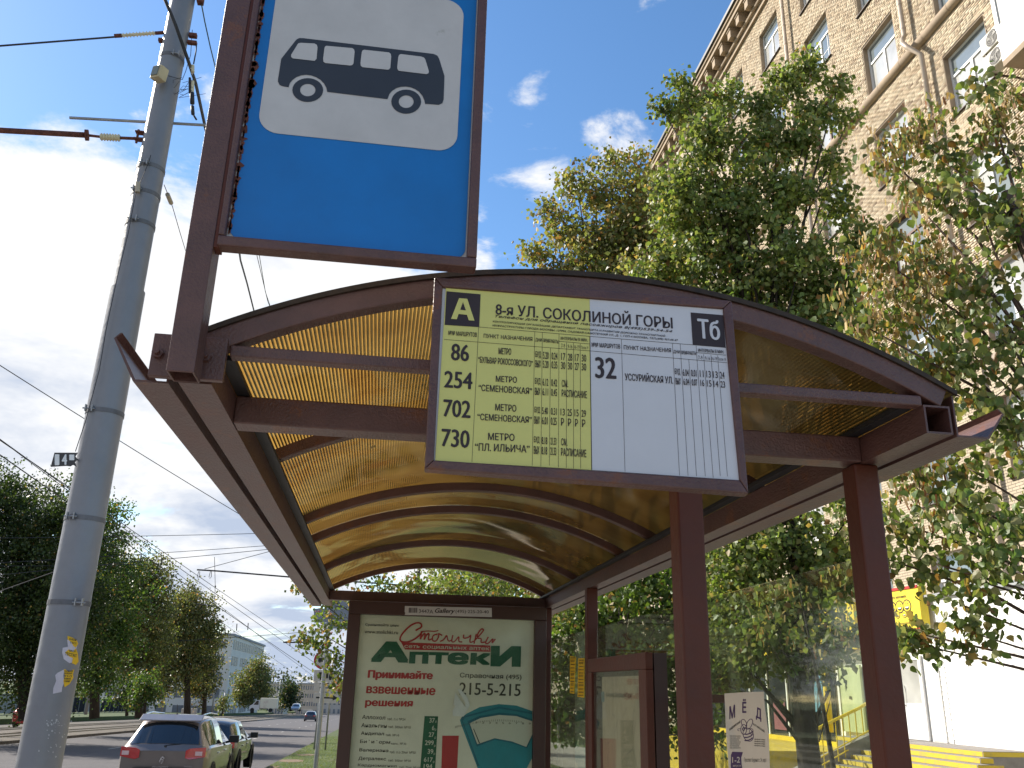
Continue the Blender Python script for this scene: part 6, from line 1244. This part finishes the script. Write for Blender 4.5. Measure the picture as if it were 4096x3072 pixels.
    if van:
        for s0, s1 in ((3, 4),): patch('side_window', s0, s1, 5, 6, M_CG, .01); patch('side_window', s0, s1, n-7, n-6, M_CG, .01)
        patch('windscreen', 4, 5, 6, n-7, M_CG, .012)
    elif hatch:
        patch('rear_window', 1, 2, 6, n-7, M_CG, .012, .05)
        for s0, s1 in ((2, 4), (4, 5), (5, 6)): patch('side_window', s0, s1, 5, 7, M_CG, .008, .07); patch('side_window', s0, s1, n-8, n-6, M_CG, .008, .07)
        patch('windscreen', 6, 7, 6, n-7, M_CG, .012)
    else:
        patch('rear_window', 2, 3, 6, n-7, M_CG, .012, .05)
        for s0, s1 in ((3, 4), (4, 5), (5, 6)): patch('side_window', s0, s1, 5, 7, M_CG, .008, .07); patch('side_window', s0, s1, n-8, n-6, M_CG, .008, .07)
        patch('windscreen', 6, 7, 6, n-7, M_CG, .012)
    for sy in (.85, L_-.88):
        for s in (-1, 1):
            q = MB(); c = tw(Vector((s*(w-.20), sy, .33))); ax = Vector((s if facing > 0 else -s, 0, 0)); q.disc(c, .33, ax, 22, .215, r0=.21); wh = q.build('wheel', M_TYRE, root, smooth=False)
            if detail > 1: q = MB(); q.disc(c+ax*.14, .215, ax, 10, .05); q.disc(c+ax*.19, .06, ax, 10, .02); q.build('rim', M_RIM, wh)
            q = MB(); q.disc(c+ax*.2, .385, ax, 20, .012, r0=.335); q.build('wheel_arch', M_PLAS, root)
    rear = lambda px_, pz_, d=0: tw(Vector((px_, .0+.10*(abs(px_)/w)**3-d+(.10 if pz_ > 1.0*k else 0)*(pz_-1.0*k)/.1*0, pz_)))
    if detail:
        for s in (-1, 1):
            q = MB(); P = [(s*w*.50, .98*k), (s*w*.60, 1.02*k), (s*w*.93, 1.04*k), (s*w*.93, .85*k), (s*w*.60, .80*k), (s*w*.50, .83*k)]
            if s*1 > 0: P = P[::-1]
            q.prism([tw(Vector((a, -.012+.10*(abs(a)/w)**3, b))) for a, b in P], tw(Vector((0, .03, 0)))-tw(Vector((0, 0, 0)))); tl = q.build('tail_light', M_TL, root, bevel=.006)
            q = MB(); q.box(tuple(tw(Vector((s*w*.80-.08, .02, .88*k)))), tuple(tw(Vector((s*w*.80+.06, .045, .96*k))))) if facing > 0 else q.box((0, 0, 0), (.001, .001, .001)); q.build('reverse_lamp', M_TLC, tl)
        q = MB()
        for s in (-1, 1):
            q = MB(); a = tw(Vector((s*(w*.93), L_*.60, bz0+.02))); b = tw(Vector((s*(w+.11), L_*.60-.03, bz0+.06))); q.tube([a, b], .03, 6); c = tw(Vector((s*(w+.13), L_*.60-.03, bz0+.10))); m_ = MB(); m_.box(tuple(c-Vector((.11, .05, .08))), tuple(c+Vector((.11, .06, .08)))); q.add(m_.v, m_.f); q.build('door_mirror', M_PLAS, root, bevel=.03)
            for dy in (1.35, 2.3): q2 = MB(); c = tw(Vector((s*(w+.004), dy, bz0-.12))); q2.box(tuple(c-Vector((.015, .09, .012))), tuple(c+Vector((.015, .09, .012)))); q2.build('door_handle', paint, root, bevel=.006)
    if detail > 1 and hatch:
        q = MB(); q.box(tuple(tw(Vector((-w*.94, -.05, .30)))), tuple(tw(Vector((w*.94, .14, .60))))); q.build('bumper', paint, root, bevel=.05)
        q = MB(); q.box(tuple(tw(Vector((-w*.60, -.02, .605)))), tuple(tw(Vector((w*.60, .02, .64))))); q.build('tailgate_gap', M_PLAS, root)
        sp_ = MB(); sp_.prism([tw(Vector(v)) for v in ((-w*.70, .34, 1.53*k), (w*.70, .34, 1.53*k), (w*.70, .62, H_), (-w*.70, .62, H_))], (0, 0, .025)); sp_.build('roof_spoiler', paint, root, bevel=.01)
        q = MB(); q.tube([tw(Vector((0, .09, 1.04*k))), tw(Vector((.05, .06, 1.05*k)))], .025, 8); q.tube([tw(Vector((.0, .08, 1.06*k))), tw(Vector((.20, .10, 1.09*k))), tw(Vector((.42, .12, 1.07*k)))], .012, 6); q.build('rear_wiper', M_PLAS, root)
        q = MB(); q.tube([tw(Vector((0, .95, H_-.005))), tw(Vector((0, .93, H_+.03)))], [.03, .02], 8); q.tube([tw(Vector((0, .93, H_+.03))), tw(Vector((0, .80, H_+.22)))], .006, 5); q.build('antenna', M_PLAS, root)
        for s in (-1, 1): q = MB(); q.tube([tw(Vector((s*w*.66, .7, H_+.02))), tw(Vector((s*w*.68, 1.4, H_+.04))), tw(Vector((s*w*.66, 2.5, H_-.02)))], .015, 6); q.build('roof_rail', M_CHR, root)
    if brand:
        q = MB(); f = lambda u, v: tw(Vector((u, -.006+.02*0, v)))
        for P in ([(-.03, .82), (-.05, .74), (-.025, .70), (-.02, .76), (.01, .79), (.0, .84)], [(-.015, .85), (.03, .86), (.045, .83), (.02, .82)], [(.01, .80), (.05, .79), (.06, .74), (.04, .74), (.035, .77), (.01, .78)], [(.0, .78), (.02, .72), (.0, .69), (.025, .68), (.04, .72), (.02, .77)], [(.045, .84), (.07, .82), (.06, .80), (.035, .81)]): q.poly([f(a*.8, (b-.77)*.8+.79) for a, b in P])
        text_in(q, brand, lambda u, v: f(-.16+.32*u, .645+.032*v+.0), 0, 0, 1, 1, .03); text_in(q, '3008', lambda u, v: f(.46+.16*u, .66+.026*v), 0, 0, 1, 1, .02); q.build('badge', M_CHR, root)
    return root
make_car('parked_hatchback', -4.30, 20.6, carpaint('grey_metallic', (.20, .172, .16), .35, .5), 'grey brown hatchback seen from behind, lit red tail lights, nearest on the road', brand='PEUGEOT')
make_car('parked_saloon', -4.62, 27.2, carpaint('black_metallic', (.022, .021, .020), .35, .1), 'black car directly ahead of the grey brown hatchback', L_=4.5, W_=1.78, H_=1.50, hatch=True, detail=1)
cf = at(1240, 2868, Y=148)
make_car('distant_car', cf.x, 148, carpaint('blue_grey_metallic', (.09, .10, .13)), 'blue grey car driving away at the end of the road', H_=1.5, detail=1)
rc = at(75, 2862, Y=62)
make_car('red_car', rc.x+.4, 62, carpaint('red_paint', (.35, .02, .025)), 'small red car parked behind the pole under the dark tree', L_=4.1, W_=1.7, H_=1.45, detail=1, z=gz(0, 62)+.25)
oc_ = at(1179, 2846, Y=195)
make_car('oncoming_car', oc_.x, 195, carpaint('silver_paint', (.3, .31, .33)), 'silver car with headlights coming this way near the conical tree', H_=1.5, facing=-1, detail=0, z=oc_.z)
vn = at(942, 2840, Y=240)
make_car('white_van', vn.x, 240, carpaint('white_van_paint', (.62, .62, .62), .4, 0), 'white van parked beneath the factory', L_=4.8, W_=1.95, H_=2.1, van=True, detail=0, z=vn.z)
# box truck
tb = at(1041, 2846, Y=178); TK = empty('box_truck', tuple(tb), 'white box truck with a dark cab parked on the far verge', 'truck')
k_ = 178/F; q = MB(); q.box((tb.x-.2, tb.y, tb.z+.55), (tb.x+2.9, tb.y+2.0, tb.z+2.35)); q.build('cargo_box', mat('truck_box_print', (.62, .58, .46), .6, col2=(.45, .33, .28), thr=(.55, .75), scale=.8), TK)
q = MB(); q.prism([(tb.x-2.0, tb.y, tb.z+.3), (tb.x-.25, tb.y, tb.z+.3), (tb.x-.25, tb.y, tb.z+2.0), (tb.x-.9, tb.y, tb.z+1.95), (tb.x-1.55, tb.y, tb.z+1.2), (tb.x-2.0, tb.y, tb.z+1.0)], (0, 1.9, 0)); q.build('cab', carpaint('truck_cab_white', (.5, .5, .52), .4, 0), TK)
q = MB(); q.prism([(tb.x-.45, tb.y-.02, tb.z+1.15), (tb.x-.45, tb.y-.02, tb.z+1.85), (tb.x-.85, tb.y-.02, tb.z+1.85), (tb.x-1.35, tb.y-.02, tb.z+1.15)], (0, .01, 0)); q.build('cab_window', M_CG, TK)
for dx in (-1.5, 1.8): q = MB(); q.disc((tb.x+dx, tb.y-.05, tb.z+.25), .36, (0, 1, 0), 16, .25); q.build('wheel', M_TYRE, TK)
# ------------------------------------------------------------------ road signs beyond the shelter
RS = empty('road_sign_post', tuple(at(1262, 2998, Y=44)), 'steel post with a round red ringed sign, truck plate, weight plate and arrow plate', 'road sign')
sy_ = 43.; S = lambda x, y, l=0: at(300+x*.452, 2500+y*.452, Y=sy_-.01-.006*l)
b = at(1262, 2998, Y=sy_); q = MB(); q.tube([(b.x-.05, sy_+.1, gz(0, sy_)-.3), (b.x+.05, sy_+.1, at(1280, 2600, Y=sy_).z)], .07, 10); q.build('post', M_STEEL, RS, smooth=True)
q = MB(); q.tube([(b.x+.42, sy_+.1, gz(0, sy_)-.3), (b.x+.42, sy_+.1, at(1280, 2600, Y=sy_).z)], .04, 8); q.build('post', M_STEEL, RS, smooth=True)
cc = S(2192, 310); q = MB(); q.disc(cc, .40, (0, -1, 0), 32, .01); rd_ = q.build('round_sign', mat('sign_red_ring', (.42, .02, .03), .5), RS)
q = MB(); q.disc(cc+Vector((0, -.0105, 0)), .31, (0, -1, 0), 32, .003); q.build('white_face', M_SWHITE, rd_)
q = MB(); qb = cc+Vector((0, -.018, 0))
for a, c_, w_, h_ in ((-.20, -.08, .26, .17), (.07, -.08, .12, .12)): q.box((qb.x+a, qb.y, qb.z+c_), (qb.x+a+w_, qb.y+.002, qb.z+c_+h_))
for a in (-.12, .12): q.disc(qb+Vector((a, 0, -.09)), .035, (0, -1, 0), 12, .002)
q.build('truck_symbol', M_BLACK, rd_)
for i, (ya, yb, kind) in enumerate(((402, 502, 'truck'), (510, 586, 'w'), (604, 690, 'arrow'))):
    a = S(2108, yb); c = S(2330, ya); q = MB(); q.box((a.x, sy_-.02, a.z), (c.x, sy_-.008, c.z)); pl = q.build('plate', M_SWHITE, RS, bevel=.004); q = MB(); f = sy_-.023
    if kind == 'w': text_in(q, '2,5 т', lambda u, v: Vector((a.x+.25+.75*u, f, a.z+.10+.26*v)), 0, 0, 1, 1, .02)
    elif kind == 'truck': q.box((a.x+.22, f, a.z+.16), (a.x+.65, f+.002, a.z+.42)); q.box((a.x+.68, f, a.z+.16), (a.x+.85, f+.002, a.z+.34)); q.disc((a.x+.33, f, a.z+.14), .06, (0, -1, 0), 12, .002); q.disc((a.x+.75, f, a.z+.14), .06, (0, -1, 0), 12, .002)
    else: q.box((a.x+.1, f, a.z+.20), (a.x+.85, f+.002, a.z+.27)); q.prism([(a.x+.85, f, a.z+.12), (a.x+1.1, f, a.z+.235), (a.x+.85, f, a.z+.35)], (0, .002, 0))
    q.build('plate_symbol', M_BLACK, pl)
DS = empty('direction_board', tuple(at(1300, 2490, Y=26)), 'large grey direction board half hidden by rowan leaves left of the poster case', 'road sign')
D3 = lambda x, y, l=0: at(1100+x*.2712, 2100+y*.2712, Y=26-.01*l)
M_DB = mat('board_blue_grey', (.22, .25, .33), .6, var=.1, scale=3)
for (ya, yb, xa2, xb2) in ((1120, 1230, 740, 1110), (1232, 1440, 570, 1110), (1445, 1530, 700, 1090)):
    q = MB(); q.prism([D3(xa2, ya), D3(xa2+10, yb), D3(xb2, yb), D3(xb2, ya)], (0, .03, 0)); q.build('panel', M_DB, DS)
q = MB()
for s, x0, y0, x1, yt in (('шоссе', 860, 1160, 960, 1130), ('Измайлово', 880, 1215, 1010, 1180), ('центр', 600, 1315, 700, 1290), ('ул. Буракова', 740, 1390, 900, 1350), ('←', 780, 1285, 830, 1255), ('Вольная у 1', 740, 1495, 980, 1470)):
    try: text_in(q, s, lambda u, v: D3(x0+(x1-x0)*u, y0-(y0-yt)*v, 1), 0, 0, 1, 1, .01)
    except Exception: pass
q.build('board_lettering', M_TXT, DS); q = MB(); c = D3(780, 1530); q.tube([(c.x, 26.1, gz(0, 26)-.2), (c.x, 26.1, c.z+1.4)], .06, 8); q.build('post', M_STEEL, DS)
# near verge grass blades
gr = np.random.default_rng(4); n = 26000
gx = gr.uniform(-3.12, -1.0, n); gy = 24+gr.random(n)**1.6*40; keep = ~(((gx+2.75)**2+((gy-33.5)/2.2)**2 < .2) | ((gx+2.5)**2+((gy-38)/2.2)**2 < .12)); gx, gy = gx[keep], gy[keep]
Cg = np.stack([gx, gy, SLOPE*gy-.005], 1); tpl = (np.array([(-.05, 0, 0), (.05, 0, 0), (0, 1, .15)]), [(0, 1, 2)])
g_ = leaf_mesh('verge_grass', Cg, .075, tpl, palette(len(Cg), gr, [(.09, .15, .03), (.12, .17, .04), (.15, .17, .05)], .3), M_LEAF, -.75, gr); tag(g_, 'short sunlit grass on the verge beside the road', 'grass', kind='stuff')
